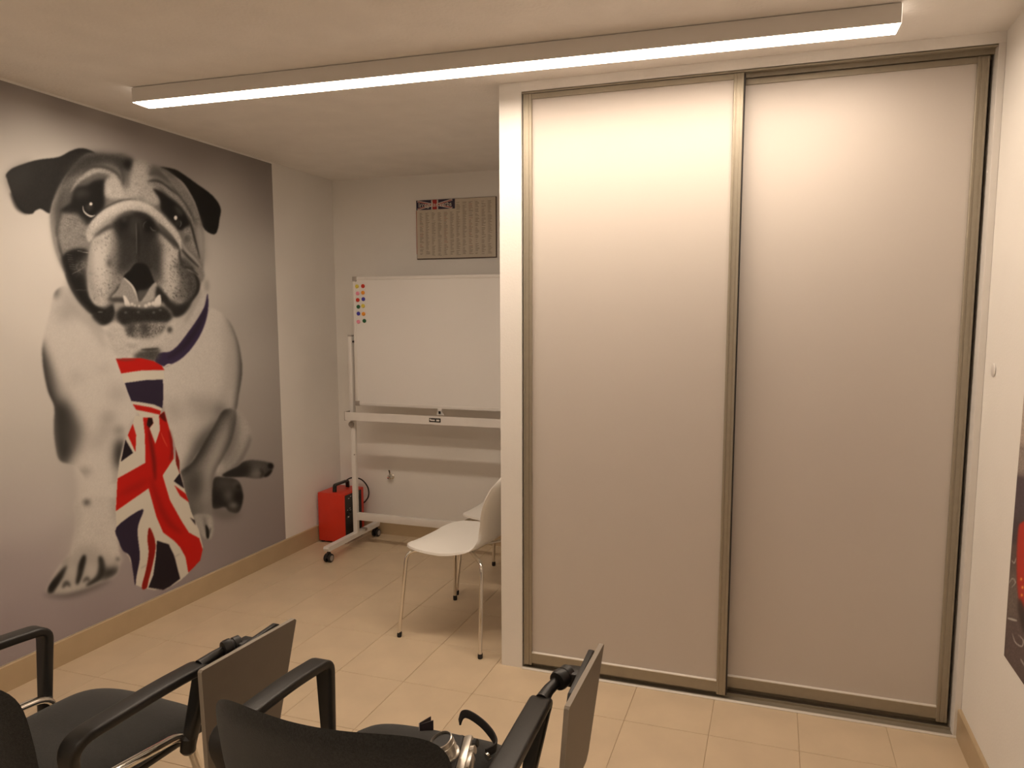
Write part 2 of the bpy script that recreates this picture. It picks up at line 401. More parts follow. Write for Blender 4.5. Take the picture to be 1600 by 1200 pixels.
P(K('1000,150 1100,140 1190,165 1190,240 1100,260 1020,240'), .38, 8); spot(K, '1125,310', 7, .46, 5, 1, 10); spot(K, '1168,398', 7, .60, 3.5, 1, 5); spot(K, '1205,215', 7, .42, 4); spot(K, '1212,232', 4, .12, 2.5); spot(K, '1215,320', 6, .08, 5); CV.clip = None
Ln(K('975,440 1080,475 1210,470'), 20, .42, 8, .55)
# torso, right shoulder
tor = B('960,60 1080,-60 1180,-10 1232,90 1256,200 1260,280 1243,390 1225,480 1165,520 1100,600 1030,690 975,770 935,785 905,650 860,480 840,250'); P(tor, .90, 1.4, grain=.015); CV.clip = CV.mask(tor, 1.2)
Ln(B('1185,-40 1250,90 1275,225 1262,390 1232,500'), (14, 26), .22, 9, .95); Ln(B('1175,20 1205,180 1195,330 1150,440'), 18, .66, 12, .55)
P(B('980,430 1080,400 1170,450 1140,540 1040,520'), .60, 11, .6); P(B('860,430 930,420 950,500 880,520'), .70, 9, .6); spot(B, '1060,590', 12, .66, 9, .7); spot(B, '1035,640', 14, .6, 9, .7); spot(B, '1000,420', 7, .68, 7, .5); spot(B, '1150,470', 10, .4, 7, .7)
Ln(B('1150,520 1060,640 960,790'), 22, .34, 10, .8); CV.clip = None
# front right leg
leg = B('1165,470 1228,480 1208,620 1158,720 1118,790 1104,860 1102,1000 1110,1080 1085,1140 1055,1135 1000,1040 975,940 950,830 940,790 1000,740 1060,640 1115,550'); P(leg, .58, 1.6, grain=.03); CV.clip = CV.mask(leg, 1.4)
Ln(B('1190,560 1110,740 1065,880 1070,1020'), (18, 16), .76, 9, .85); Ln(B('1165,455 1090,570 1010,710 950,800'), (18, 24), .18, 9, .9); spot(B, '1010,860', 14, .30, 9, .9, 24); spot(B, '1165,470', 10, .22, 6, .85); spot(B, '1050,980', 12, .46, 8, .8); Ln(B('1160,720 1125,790 1112,880'), 10, .36, 7, .7); Ln(B('1235,480 1215,620 1160,740'), 16, .30, 8, .8); Ln(B('985,900 1000,1000 1020,1060'), 12, .40, 8, .7); CV.clip = None
paw2 = K('815,492 880,478 965,490 988,590 965,690 915,692 870,640 830,570'); P(paw2, .80, 1.8, grain=.02); CV.clip = CV.mask(paw2, 2)
Ln(K('905,500 918,580 930,640'), 5, .42, 4, .8); spot(K, '880,485', 14, .5, 7, .85, 5); Ln(K('830,520 860,600 900,670'), 8, .60, 5, .6); CV.clip = None
Ln(K('922,575 936,625 938,690'), (3.5, 7), .09, 1.6); Ln(K('962,600 955,650'), 3, .35, 2, .7)
# torso left, front left leg, paw
tl = I('165,110 185,60 250,30 330,120 420,220 480,300 540,440 600,600 650,720 700,820 650,880 620,980 590,1100 582,1200 560,1260 400,1260 350,1200 300,1150 210,1120 182,1020 172,900 178,780 140,690 112,560 102,450 106,380 125,280 150,190'); P(tl, .92, 1.6, grain=.012)
P(B('400,700 600,660 605,860 600,1000 612,1200 620,1260 380,1260 400,1050 398,860'), .93, 4, grain=.012); P(B('330,820 400,780 420,1000 400,1180 340,1240 350,1000'), .80, 12, .6)
paw = C('600,0 605,150 615,260 622,320 610,385 560,420 500,440 455,462 400,478 335,492 245,490 262,430 300,360 345,300 380,250 398,120 400,0'); P(paw, .90, 2.2, grain=.02); mtl = np.maximum(CV.mask(tl, 1.5), CV.mask(paw, 2)); CV.clip = mtl
Ln(I('88,360 92,480 112,620 160,780'), (10, 46), .14, 10, .95); Ln(I('120,420 150,580 220,720 290,850'), (8, 30), .60, 13, .6)
P(I('165,740 250,760 300,840 335,930 310,1040 255,1150 200,1140 170,1020 160,900'), .20, 8, .95); P(I('260,840 340,890 370,970 320,1070 260,1060'), .50, 12, .6)
spot(I, '590,1080', 10, .14, 7, .95, 26); spot(I, '580,930', 9, .48, 5.5, .8, 6); spot(I, '515,850', 11, .62, 8, .8, 9); spot(I, '490,930', 8, .66, 8, .7, 12); spot(I, '490,545', 9, .68, 7, .7, 4); spot(I, '310,600', 13, .72, 8, .7, 6); spot(I, '570,700', 14, .76, 9, .8); spot(I, '450,1000', 12, .74, 9, .7)
spot(I, '190,60', 5, .36, 4, .8, 12); spot(I, '250,190', 14, .62, 10, .7, 14); Ln(I('200,20 300,170 420,280 500,420'), 10, .66, 9, .65); Ln(I('400,120 460,260 560,330'), 8, .70, 8, .5)
spot(B, '440,790', 10, .55, 5.5, .8, 5); spot(B, '450,950', 5, .24, 3.5, .9); Ln(B('385,920 395,1050 360,1180'), 10, .70, 9, .6); Ln(B('610,760 605,900 600,1050'), 12, .66, 8, .6)
P(C('320,340 420,285 520,295 615,330 605,390 500,430 400,460 300,485 255,475'), .70, 9, .75); spot(C, '450,275', 22, .66, 9, .7, 8); spot(C, '330,315', 8, .55, 6, .7)
Ln(C('345,350 300,415 255,470'), (8, 13), .14, 3.6, .95); P(C('242,490 262,440 300,420 285,470 265,495'), .12, 2.5, .95); Ln(C('438,295 420,360 400,440'), (11, 9), .10, 3.2, .95); Ln(C('520,300 530,350 512,405 450,450'), (13, 9), .13, 3.6, .92); P(C('550,350 615,355 610,388 560,415 520,418'), .20, 5, .95)
spot(C, '372,380', 8, .84, 5, .8, 12); spot(C, '475,370', 9, .86, 5, .8, 12); spot(C, '570,330', 8, .86, 5, .7, 9); Ln(C('325,460 345,435 362,452'), 7, .30, 3, .8); Ln(C('432,430 452,412 462,425'), 6, .34, 3, .8); CV.clip = None
Ln(C('230,497 345,502 455,472 570,424'), 9, .34, 6, .6); spot(C, '612,312', 3, .35, 2.5)
# neck and collar loop
P(HH('1290,400 1400,240 1480,90 1520,150 1510,300 1480,400 1400,560 1250,740 1130,850 1000,870 990,800 1110,720 1180,600'), .84, 2.5, grain=.02)
Ln(HH('1430,230 1340,400 1260,560'), 7, .66, 4, .7); Ln(HH('1480,120 1490,230'), 6, .60, 4, .7)
P(HH('1492,255 1500,400 1470,560 1400,720 1300,860 1200,950 1100,1000 1040,1018 945,965 985,880 1100,862 1190,790 1290,660 1390,520 1460,390'), (.25, .20, .33), .8)
Ln(HH('1480,420 1380,620 1250,800 1080,930'), 9, (.16, .12, .20), 4, .7); Ln(HH('1042,1022 1080,1000 1110,998'), 3, .9, .7)
# ears
P(A('32,265 70,228 160,195 230,178 330,165 400,130 450,115 500,122 540,150 480,190 430,225 385,255 350,310 330,370 300,420 285,480 268,482 230,460 200,470 180,488 140,485 100,450 75,400 50,330 38,290'), .155, .9, grain=.06)
P(A('40,270 100,230 180,210 150,330 80,380 55,330'), .23, 7, .7); Ln(A('60,370 100,450 150,485'), 8, .10, 3, .7)
P(A('905,222 990,235 1050,270 1120,320 1190,370 1235,420 1253,465 1245,520 1237,570 1222,602 1195,600 1165,580 1140,545 1130,500 1110,430 1080,370 1040,310 980,265'), .075, .9, grain=.08)
# head mass
P(A('282,500 290,440 315,370 345,310 390,245 440,185 490,145 540,142 640,150 700,145 760,180 850,205 930,230 1000,285 1060,355 1105,430 1140,520 1155,590 1160,700 1155,790 1160,850 1130,900 1095,970 1050,1020 1000,1060 940,1100 800,1120 650,1110 560,1070 500,1040 450,980 405,910 370,840 335,760 308,680 290,590'), .58, 1.6, grain=.03)
P(A('290,500 320,480 330,600 345,700 370,790 350,790 315,700 295,600'), .72, 4, .8)
Ln(D('760,860 740,980 715,1100 705,1200'), 5, .18, 2.5, .8); Ln(A('325,560 335,660 355,740'), 5, .22, 2.5, .8)
P(A('395,215 470,150 560,142 640,150 720,165 745,215 730,260 690,235 620,200 540,215 450,265 390,300 350,350 350,300'), .27, 5, .95, grain=.07)
P(A('330,380 390,300 460,265 520,250 470,300 420,340 390,400 360,440'), .58, 4, .8, grain=.1)
spot(A, '728,205', 8, .13, 3.5, .95, 8); Ln(A('640,160 690,230 700,300 690,330'), (9, 5), .30, 3.5, .8)
P(A('765,185 850,212 860,260 840,330 810,385 760,405 715,390 720,320 745,260'), .80, 3.5, .95, grain=.05)
Ln(A('700,240 720,290 725,340'), 7, .45, 4, .7); P(A('850,215 940,240 1000,290 950,290 880,270 845,270'), .40, 4, .8)
# left brow and eye
P(D('850,560 1080,470 1320,400 1340,560 1300,800 1180,980 1080,1100 900,980 750,900 790,740'), .26, 9, .7); P(E('470,560 700,640 900,820 1000,1060 860,1140 700,1060 540,880'), .26, 9, .65); Ln(D('800,600 740,800 715,1000 735,1200'), 11, .28, 6, .7)
P(G('850,60 1060,80 1150,400 1160,720 1000,660 880,450'), .42, 8, .55)
Ln(D('880,640 960,520 1060,440 1180,375 1290,372 1390,410 1450,490 1480,560'), (7, 9), .74, 2.5, .95, grain=.06)
Ln(D('1010,420 1100,340 1220,320 1360,350 1470,420 1500,500'), (4, 6), .30, 2.5, .75)
P(D('1315,500 1420,440 1490,510 1560,640 1620,720 1500,725 1400,725 1300,690 1300,590'), .82, 2.5, grain=.05)
P(D('1330,445 1290,480 1180,500 1080,560 950,590 905,690 880,780 800,830 760,880 850,915 950,905 1000,960 1040,1020 1090,1060 1180,950 1285,850 1300,750 1290,600 1300,500'), .11, 2.2, grain=.06)
P(D('930,640 1000,600 1080,620 1120,680 1040,700 960,720'), .30, 4, .8); spot(D, '1120,835', 10, .08, 1.5); spot(D, '1110,830', 6.5, .24, 2.5)
Ln(D('1030,815 1045,880 1090,925 1140,945 1185,932'), (1.6, 3), .95, .6); spot(D, '1132,790', 2.5, 1.0, .6)
P(D('770,940 860,915 960,940 1060,1060 1080,1110 1010,1200 930,1300 760,1300 735,1150'), .64, 5, grain=.06)
for k in range(26):
    x = 770+random.random()*260; y = 930+random.random()*300
    Ln(D('%d,%d %d,%d' % (x, y, x+70, y+35)), .9, .30, .7, .55)
# right brow, folds, eye
P(E('360,560 440,540 540,600 560,720 540,800 440,790 350,740 330,650'), .78, 3, .95, grain=.05)
Ln(E('400,505 520,500 620,560 700,620 780,680'), (5, 3), .22, 2.5, .9); Ln(E('420,420 520,400 620,460 700,530'), 8, .38, 3.5, .8)
Ln(E('420,540 560,555 680,655 800,745 880,850 955,960 990,1080'), (7, 9), .62, 2, .95, grain=.06)
Ln(E('560,360 700,490 820,640 930,810 1010,950 1060,1090'), (8, 8), .56, 2.2, .9, grain=.06); Ln(E('700,560 800,690 900,830 970,970 985,1060'), 2.6, .24, 2.2, .75)
P(E('470,600 560,630 650,700 740,765 840,860 900,965 930,1040 870,1090 800,1120 740,1050 640,940 570,860 560,740'), .10, 1.8)
P(E('740,810 820,850 850,930 800,930 750,870'), .33, 2.5, .8); spot(E, '780,1025', 5.5, .22, 1.5); spot(E, '752,962', 2.6, 1.0, .6, 1, 3.4); Ln(E('800,1085 822,1040 812,1000'), 1.5, .45, .8)
P(G('880,170 960,160 1010,220 1040,350 1080,470 1100,600 1000,520 920,420 870,300'), .62, 2.5, .95, grain=.08); spot(G, '920,330', 5, .35, 2.5, .8, 7)
Ln(G('960,60 1000,180 1040,330 1080,480 1120,640'), (3, 3.5), .14, 1.6, .9); P(G('1060,130 1140,170 1180,300 1190,600 1150,700 1120,560 1080,380'), .72, 3, .85)
# muzzle: nose roll
P(A('485,600 515,535 575,475 640,438 700,416 770,412 840,432 900,475 950,525 1000,580 1030,640 1025,705 1000,665 955,600 900,550 860,505 800,482 740,472 690,488 640,522 590,562 540,602 505,650'), .86, 1.4, grain=.05)
Ln(A('500,540 560,475 640,430 705,408 775,405'), 2.6, .26, 1.8, .7); Ln(A('960,600 1000,660 1020,700'), 6, .62, 2.5, .8)
P(A('330,560 420,520 500,560 470,650 420,720 380,740 340,660'), .60, 7, .6, grain=.06)
# dark gap left of the flews
P(A('350,735 410,690 490,690 505,740 492,830 500,940 540,1000 600,1030 640,1000 650,1040 590,1060 520,1060 455,990 405,905 372,820'), .12, 2.4, grain=.08)
P(A('425,770 485,735 492,800 460,830 420,820'), .42, 4, .8, grain=.2); Ln(FF('610,520 800,555'), .9, .8, .6); Ln(FF('520,880 640,820 740,750'), .9, .6, .6); Ln(FF('570,1130 740,1135'), .9, .55, .6)
for k in range(14): Ln(FF('%d,%d %d,%d' % (430+k*4, 560+k*18, 520+k*5, 575+k*18)), .9, .5 if k % 2 else .12, .6, .7)
# flews
P(A('520,650 560,605 610,575 665,580 695,640 760,600 778,700 772,770 730,810 700,860 660,930 625,985 580,1012 535,1000 505,945 496,860 498,760'), .84, 1.6, grain=.05)
P(A('645,550 775,550 780,680 775,768 730,815 690,830 665,740 655,640'), .30, 7, .97, grain=.06); P(A('630,690 700,760 720,820 680,890 640,960 600,980 630,860 625,780'), .46, 7, .75, grain=.08)
spot(A, '618,765', 5.5, .30, 3, .8, 7); spot(A, '560,650', 6, .66, 4, .8); Ln(A('500,820 520,830 545,820'), 3, .4, 2, .6); Ln(A('640,960 690,890 740,815 765,780'), 4, .22, 2, .8); P(A('500,760 560,680 600,690 590,800 540,860 505,860'), .88, 5, .7)
P(A('640,545 690,492 760,476 830,490 885,540 905,580 870,605 850,640 870,700 880,770 860,800 800,775 772,770 770,600 700,600 680,585'), .24, 2.2, grain=.12)
P(A('858,600 910,600 960,640 1020,690 1032,745 1005,785 1025,850 1055,920 1060,975 1010,1005 945,975 905,930 890,860 868,800 855,720'), .82, 1.6, grain=.05)
P(A('845,600 910,640 925,720 920,800 915,900 885,870 862,800 845,720'), .28, 6, .95, grain=.06); P(A('985,760 1045,760 1065,860 1075,970 1000,980 1015,860'), .36, 6, .85, grain=.1); P(A('1030,740 1090,780 1120,860 1120,930 1080,985 1040,1005 1065,930 1055,840'), .34, 2.5, .95, grain=.1)
Ln(A('1085,790 1122,870 1118,930 1075,990'), 5, .14, 2, .9); Ln(A('900,545 950,600 1000,660 1015,690'), (8, 4), .22, 2, .85); Ln(A('1018,690 1022,740 1040,790'), 5, .24, 2.2, .9)
Ln(A('1030,650 1060,700 1105,745 1138,790'), (5, 4), .68, 1.6, .9); Ln(A('1030,690 1070,735 1128,790'), 3.5, .18, 1.8, .8); Ln(A('1060,800 1110,820 1135,845'), 5, .60, 2, .9); Ln(A('1040,790 1080,800 1125,835'), 3, .2, 1.4, .8)
for k in range(40):
    x = 960+random.random()*90; y = 740+random.random()*220; Ln(A('%d,%d %d,%d' % (x, y, x+10, y+9)), 1.3, .22, .8, .7)
for k in range(46):
    x = 590+random.random()*100; y = 610+random.random()*320; Ln(A('%d,%d %d,%d' % (x, y, x+8, y+7)), 1.2, .28, .8, .6)
# soft roundness over the muzzle
P(A('650,565 690,500 760,478 830,492 885,545 900,600 860,655 780,665 700,650'), .15, 4.5, .92, grain=.05); P(A('672,640 770,600 880,650 905,760 890,870 845,805 790,772 740,795 695,835 660,770'), .22, 6, .85, grain=.05)
Ln(A('540,615 600,570 650,555'), 7, .26, 3.5, .75); Ln(A('880,560 950,620 1005,690'), (9, 6), .18, 3, .7)
Ln(A('520,660 505,760 510,880 550,990'), 14, .58, 7, .55); Ln(A('560,620 560,760 580,900'), 16, .95, 9, .45); Ln(A('950,690 960,800 980,900'), 16, .92, 9, .5); Ln(A('610,985 680,910 740,820'), 9, .20, 4, .7); Ln(A('900,900 940,970 1010,1005'), 8, .24, 4, .7)
Ln(A('520,610 600,540 690,495 760,478'), 7, .55, 4, .6); Ln(A('860,510 930,575 990,640'), 7, .50, 4, .6); Ln(A('550,520 640,455 760,428 860,455'), 6, .97, 4, .7)
Ln(A('640,600 650,700 640,800'), 10, .60, 7, .5)
for k in range(70):
    x = 520+random.random()*170; y = 590+random.random()*380; Ln(A('%d,%d %d,%d' % (x, y, x+7, y+9)), 1.0, .42, .7, .5)
for k in range(60):
    x = 900+random.random()*120; y = 640+random.random()*330; Ln(A('%d,%d %d,%d' % (x, y, x+8, y+8)), 1.0, .40, .7, .5)
# nose
spot(A, '712,540', 9, .10, 3, .95, 8); spot(A, '840,555', 9, .07, 2.5, .95, 10); Ln(A('812,570 815,545 830,530'), 1.6, .45, 1, .8); Ln(A('850,560 865,580 885,585'), 1.8, .5, 1, .8); spot(A, '705,520', 4, .36, 2.5, .7)
P(A('735,510 800,510 800,600 735,600'), .30, 4, .7); Ln(A('771,540 774,620 775,715'), 1.3, .52, .9, .8); Ln(A('783,540 786,640 785,730'), 4, .14, 2, .8); Ln(A('650,560 690,600 740,590'), 4, .2, 2.5, .7)
# mouth
P(A('772,768 835,782 872,865 885,905 850,965 800,985 765,935 700,852 735,812'), .075, 1.2)
P(HH('620,92 700,180 755,290 765,350 700,360 625,300 490,305 560,210'), .66, 1, grain=.03); Ln(HH('620,95 700,170 748,265 766,345'), 3.4, .88, .9)
P(HH('760,235 850,215 905,190 870,290 815,345 780,350'), .38, 2); P(HH('945,142 968,165 962,240 915,320 840,350 790,360 850,270 895,190'), .72, 1, grain=.03); P(HH('480,310 620,300 640,340 600,360 520,350'), .30, 2); P(HH('965,180 1040,260 1080,330 1010,340 1000,270 955,300'), .16, 2)
P(HH('520,360 600,355 660,390 600,400 540,450 520,440'), .70, 2); P(HH('1010,370 1080,375 1150,420 1130,460 1050,420 1010,400'), .74, 2)
P(HH('700,350 830,345 960,340 960,400 830,415 700,400'), .66, 1.4)
P(HH('612,278 640,288 675,345 690,392 640,392 622,330'), .96, .7); P(HH('1000,268 1002,395 938,395 945,320'), .96, .7)
for q, r in (('705,370', 2.7), ('735,385', 2), ('780,388', 2), ('850,388', 3), ('885,368', 3), ('928,362', 3.2)): spot(HH, q, r, .93, .7)
P(HH('545,470 580,415 640,395 720,402 830,416 950,402 1035,392 1100,450 1120,520 1060,560 960,560 850,565 780,585 680,610 600,590 548,520'), .19, 2.6, grain=.08)
P(HH('612,610 700,570 850,562 980,562 1080,585 1060,660 950,695 890,725 700,725 635,690'), .56, 3, grain=.16)
for q in ('690,640', '840,640', '830,600', '700,600'): spot(HH, q, 6, .26, 3.5, .7, 8)
for q in ('640,455', '770,452', '930,455', '1000,430'): spot(HH, q, 2.5, .7, 1.2, .7, 1.2)
P(HH('470,560 560,560 620,640 645,725 800,770 960,730 1050,660 1100,560 1160,540 1165,620 1100,740 1010,825 900,838 790,845 740,885 640,935 560,930 470,820 440,680'), .86, 3, grain=.03)
Ln(HH('1085,600 1040,680 1000,740'), 5, .9, 3, .8); spot(HH, '1098,635', 4, .25, 2, .85, 5); Ln(HH('650,790 700,810 760,800'), 4, .66, 4, .7)
P(HH('285,485 400,430 500,400 522,480 480,560 400,592 335,560'), .16, 2, grain=.1); Ln(HH('350,450 400,450'), 2, .6, 1, .7)
Ln(HH('20,60 70,190 160,330 260,430 320,480'), (5, 7), .17, 3, .9); Ln(HH('0,130 100,320 250,480 400,640 520,720'), 7, .72, 5, .6)
P(HH('1035,265 1100,335 1180,372 1300,330 1375,235 1405,110 1395,220 1340,320 1300,410 1230,485 1150,505 1110,440 1045,370'), .17, 2); P(HH('1080,330 1180,365 1270,320 1330,230 1330,300 1250,370 1150,390'), .45, 5, .6, grain=.1)
P(HH('740,885 850,842 985,832 1000,880 945,965 850,955 730,930'), .36, 3, grain=.08); Ln(HH('800,842 900,838 980,830'), 3, .2, 1.6, .8)
# the tie
RED = (.83, .10, .05); WHT = (.93, .91, .86); NAV = (.20, .16, .26); DNV = (.13, .09, .14); DRD = (.42, .03, .02)
S0 = dict(blur=.55, smooth=False)
tie = B('700,500 830,492 850,478 882,560 912,680 938,790 962,890 995,1000 1035,1095 1055,1180') + C('1056,250 1042,300 980,385 940,422 870,466 800,472 745,462 705,446 695,370 670,300 628,245 606,160') + B('600,985 604,860 622,730 652,628 690,540')
P(tie, WHT, **S0)
P(B('690,540 708,600 704,688 664,600'), RED, **S0); P(B('652,622 692,692 628,738'), DNV, **S0)
P(J('315,560 330,700 335,915') + K('133,157 117,450 410,245 480,500 540,640 640,715 690,770 740,860 765,1000 870,890 893,790 862,690 770,640 700,530 600,350 535,130') + J('555,880 545,740 512,620 480,515 440,545 385,555'), RED, **S0)
Ln(J('350,580 375,740 400,900 410,1050'), (5, 8), DRD, 3, .7); Ln(J('520,660 545,800 530,900'), 5, DRD, 2.5, .6); Ln(K('430,150 520,420 600,560 700,640'), 9, DRD, 5, .35); Ln(K('150,300 300,230 400,170'), 10, DRD, 6, .25)
P(J('355,562 392,565 396,606 366,645 345,620'), (.16, .02, .02), **S0); P(J('385,560 440,545 448,660 412,768 366,645 397,606'), WHT, **S0); P(J('440,548 482,515 500,600 470,580'), DRD, .8, smooth=False); Ln(J('455,680 480,740 505,790'), 1.2, (.95, .45, .35), .7)
P(K('690,108 728,248 634,182'), DNV, **S0); P(K('640,218 740,292 772,372 690,312'), RED, **S0); P(J('568,795 600,900 602,1000 572,920'), (.55, .1, .06), **S0); Ln(J('548,740 562,830 560,890'), 2, (.75, .66, .68), .7)
P(K('356,430 322,560 312,650 332,830 325,920 302,1030 290,1112 266,960 240,850 180,800 145,720 124,592'), NAV, .6); P(K('415,595 457,672 472,780 445,930 412,1060 392,1136 348,1132 385,980 410,820 400,700'), (.62, .09, .05), .6)
P(K('484,712 590,745 640,850 692,1052 600,1122 540,1152 408,1132 452,1020 476,850'), DNV, .6, smooth=False); P(K('778,504 822,530 832,577'), (.2, .16, .18), .8, smooth=False)
Ln(K('640,860 690,830'), 2, .7, 1.5, .6); Ln(K('340,960 390,930'), 2, .7, 1.5, .6)
P(J('103,103 180,98 300,98 400,122 462,158 482,190 300,196 145,220'), RED, .6, smooth=False); P(J('145,219 300,196 476,194 480,262 340,270 165,292'), WHT, **S0); P(J('172,292 340,269 471,265 474,400 466,492 400,462 300,445 225,436 195,360'), NAV, **S0)
P(J('225,435 300,444 400,461 465,490 456,510 380,484 235,459'), WHT, **S0); P(J('235,458 380,483 455,509 446,542 380,527 262,502'), RED, **S0); P(J('255,501 380,526 444,541 432,558 390,560 300,562 272,522'), WHT, **S0)
Ln(J('105,105 180,112 260,104'), 3, .4, 2, .6)
PRINT_GAIN = .93
def tone(c):                          # print contrast
    return np.clip(c+.10*(c-.55)*(1-np.abs(2*c-1)), 0, 1)
def sample(cv, u, v):
    x = np.clip((u-cv.x0)*cv.sc-.5, 0, cv.w-1.001); y = np.clip((v-cv.y0)*cv.sc-.5, 0, cv.h-1.001)
    i, j = x.astype(int), y.astype(int); fx, fy = (x-i)[:, None], (y-j)[:, None]; a = cv.a
    return (a[j, i]*(1-fx)+a[j, i+1]*fx)*(1-fy)+(a[j+1, i]*(1-fx)+a[j+1, i+1]*fx)*fy
def printed_sheet(name, V, nu, nv, cols, m):
    """grid mesh with a colour per vertex"""
    i = np.arange((nu-1)*(nv-1)); r, c = i//(nu-1), i % (nu-1); a = r*nu+c
    Fc = np.column_stack([a, a+1, a+nu+1, a+nu]).astype(np.int32)
    me = bpy.data.meshes.new(name); me.vertices.add(len(V)); me.vertices.foreach_set('co', V.astype(np.float32).ravel())
    me.loops.add(Fc.size); me.loops.foreach_set('vertex_index', Fc.ravel()); me.polygons.add(len(Fc))
    me.polygons.foreach_set('loop_start', np.arange(0, Fc.size, 4, dtype=np.int32)); me.polygons.foreach_set('loop_total', np.full(len(Fc), 4, np.int32))
    me.update(calc_edges=True); ca = me.color_attributes.new('print', 'FLOAT_COLOR', 'POINT')
    ca.data.foreach_set('color', np.column_stack([cols, np.ones(len(V))]).astype(np.float32).ravel())
    return link(name, me, m)
ys = np.concatenate([np.linspace(-2.1, -.84, 30, endpoint=False), np.arange(-.84, .945, .0037)]); zs = np.arange(.116, 2.492, .0042)
Yg, Zg = np.meshgrid(ys, zs); V = np.column_stack([np.full(Yg.size, .0018), Yg.ravel(), Zg.ravel()])
u, v = project(V*[0, 1, 1]); u = np.maximum(u, -10.)
# beyond the visible part the backdrop simply goes on
far = V[:, 1] < -.82; near = V.copy(); near[far, 1] = -.82; u2, v2 = project(near*[0, 1, 1]); u[far] = u2[far]; v[far] = v2[far]
mural = printed_sheet('wall_mural', V, len(ys), len(zs), srgb(np.clip(tone(sample(CV, u, v))*PRINT_GAIN, 0, 1)), print_mat('mural_print', .6))
tag(mural, 'full-height wall mural print of a sitting bulldog wearing a Union Jack tie', 'mural')
# ------------------------------------------------------------------ mobile whiteboard
YS = 1.25
wb = thing('mobile_whiteboard', 'mobile whiteboard on a white wheeled frame with pen tray', 'whiteboard', (.965, YS, 0))
def wbp(name, bm, m, parent=wb, smooth=False):
    o = link(name, bm, m, parent, smooth)
    if parent is wb: o.location = -Vector(wb.location)
    return o
bx0, bx1, bz0, bz1 = .362, 1.590, .972, 1.812
board = wbp('writing_panel', box((bx0+.01, YS-.008, bz0+.01), (bx1-.01, YS+.008, bz1-.01)), M_BOARD)
for (a, b) in (((bx0, YS-.011, bz1-.022), (bx1, YS+.011, bz1)), ((bx0, YS-.011, bz0), (bx1, YS+.011, bz0+.022)), ((bx0, YS-.011, bz0+.022), (bx0+.018, YS+.011, bz1-.022)), ((bx1-.018, YS-.011, bz0+.022), (bx1, YS+.011, bz1-.022))):
    wbp('frame_bar', box(a, b, .003), M_WHITE, board, True)
for x in (bx0, bx1):
    for z in (bz0, bz1):
        s, t = (1 if x == bx0 else -1), (1 if z == bz0 else -1)
        xs = sorted((x-s*.002, x+s*.030)); zs_ = sorted((z-t*.002, z+t*.030))
        wbp('corner_cap', box((xs[0], YS-.0135, zs_[0]), (xs[1], YS+.0135, zs_[1]), .004), M_GREYP, board, True)
for x, sg in ((.331, 1), (1.621, -1)):
    wbp('upper_post', box((x-.013, YS-.016, .868), (x+.013, YS+.016, 1.428), .003), M_WHITE, smooth=True)
    wbp('post_cap', box((x-.014, YS-.017, 1.426), (x+.014, YS+.017, 1.436), .003), M_GREYP, smooth=True)
    wbp('lower_post', box((x-.016+sg*.004, YS-.014, .075), (x+.016+sg*.004, YS+.014, .872), .003), M_WHITE, smooth=True)
    wbp('clamp_knob', lathe([(.004, 0), (.017, 0), (.019, .004), (.019, .014), (.015, .018)], (x+sg*.002, YS-.016, .845), (0, -1, 0), 10), M_GREYP, smooth=True)
    wbp('pivot_bolt', lathe([(.006, 0), (.006, .02)], (x+sg*.010, YS, 1.392), (sg, 0, 0), 12), M_RUBBER, smooth=True)
    foot = wbp('foot_bar', prism([(.905, .092), (.91, .105), (1.525, .105), (1.53, .092), (1.52, .074), (.915, .074)], 0, x-.019, x+.019), M_WHITE)
    wbp('foot_clip', box((x-.020, 1.335, .088), (x+.020, 1.362, .1065), .002), M_GREYP, foot)
    for yy_ in (.930, 1.503):
        cbm = bmesh.new()
        lathe([(.006, .055), (.006, .08)], (x, yy_, 0), (0, 0, 1), 10, cbm)
        pr = [(yy_-.022, .030), (yy_-.020, .052), (yy_-.008, .066), (yy_+.012, .066), (yy_+.024, .050), (yy_+.026, .030)]
        prism(pr, 0, x-.006, x+.006, cbm)
        c = wbp('caster', cbm, M_RUBBER, smooth=False)
        for s in (-1, 1):
            wbp('wheel', lathe([(.010, 0), (.024, 0), (.027, .003), (.027, .013), (.024, .016), (.010, .016)], (x+s*.007, yy_+.003, .0272), (s, 0, 0), 18), M_RUBBER, c, True)
            wbp('hub_ring', lathe([(.015, 0), (.018, 0), (.018, .0172), (.015, .0172)], (x+s*.007, yy_+.003, .0272), (s, 0, 0), 18), M_GREYP, c, True)
tray = wbp('pen_tray', prism([(YS-.075, .880), (YS-.075, .934), (YS-.072, .934), (YS-.072, .884), (YS-.013, .884), (YS-.013, .900), (YS-.010, .900), (YS-.010, .880)], 0, .318, 1.634), M_WHITE)
wbp('tray_end', box((.314, YS-.076, .876), (.320, YS-.009, .936), .002), M_GREYP, tray)
bd = wbp('badge', box((.932, YS-.0762, .895), (1.012, YS-.0745, .921), .0008, 1), M_BLACKP, tray)
nb = bmesh.new()
box((.941, YS-.0768, .903), (.972, YS-.076, .912), bm=nb); box((.982, YS-.0768, .902), (1.004, YS-.076, .913), bm=nb); lathe([(.0055, 0), (.0055, .001)], (.9415, YS-.076, .911), (0, -1, 0), 12, nb)
wbp('badge_lettering', nb, mat('badge_silver', (.75, .73, .70), .4), tray)
lk = bmesh.new(); prism([(.955, .934), (1.008, .934), (.990, .958), (.968, .958)], 1, YS-.020, YS-.012, lk); box((.966, YS-.022, .956), (.994, YS-.010, .975), bm=lk)
wbp('board_latch', lk, M_WHITE)
wbp('latch_hook', box((.972, YS-.0245, .942), (.986, YS-.0195, .960), .001, 1), M_RUBBER)
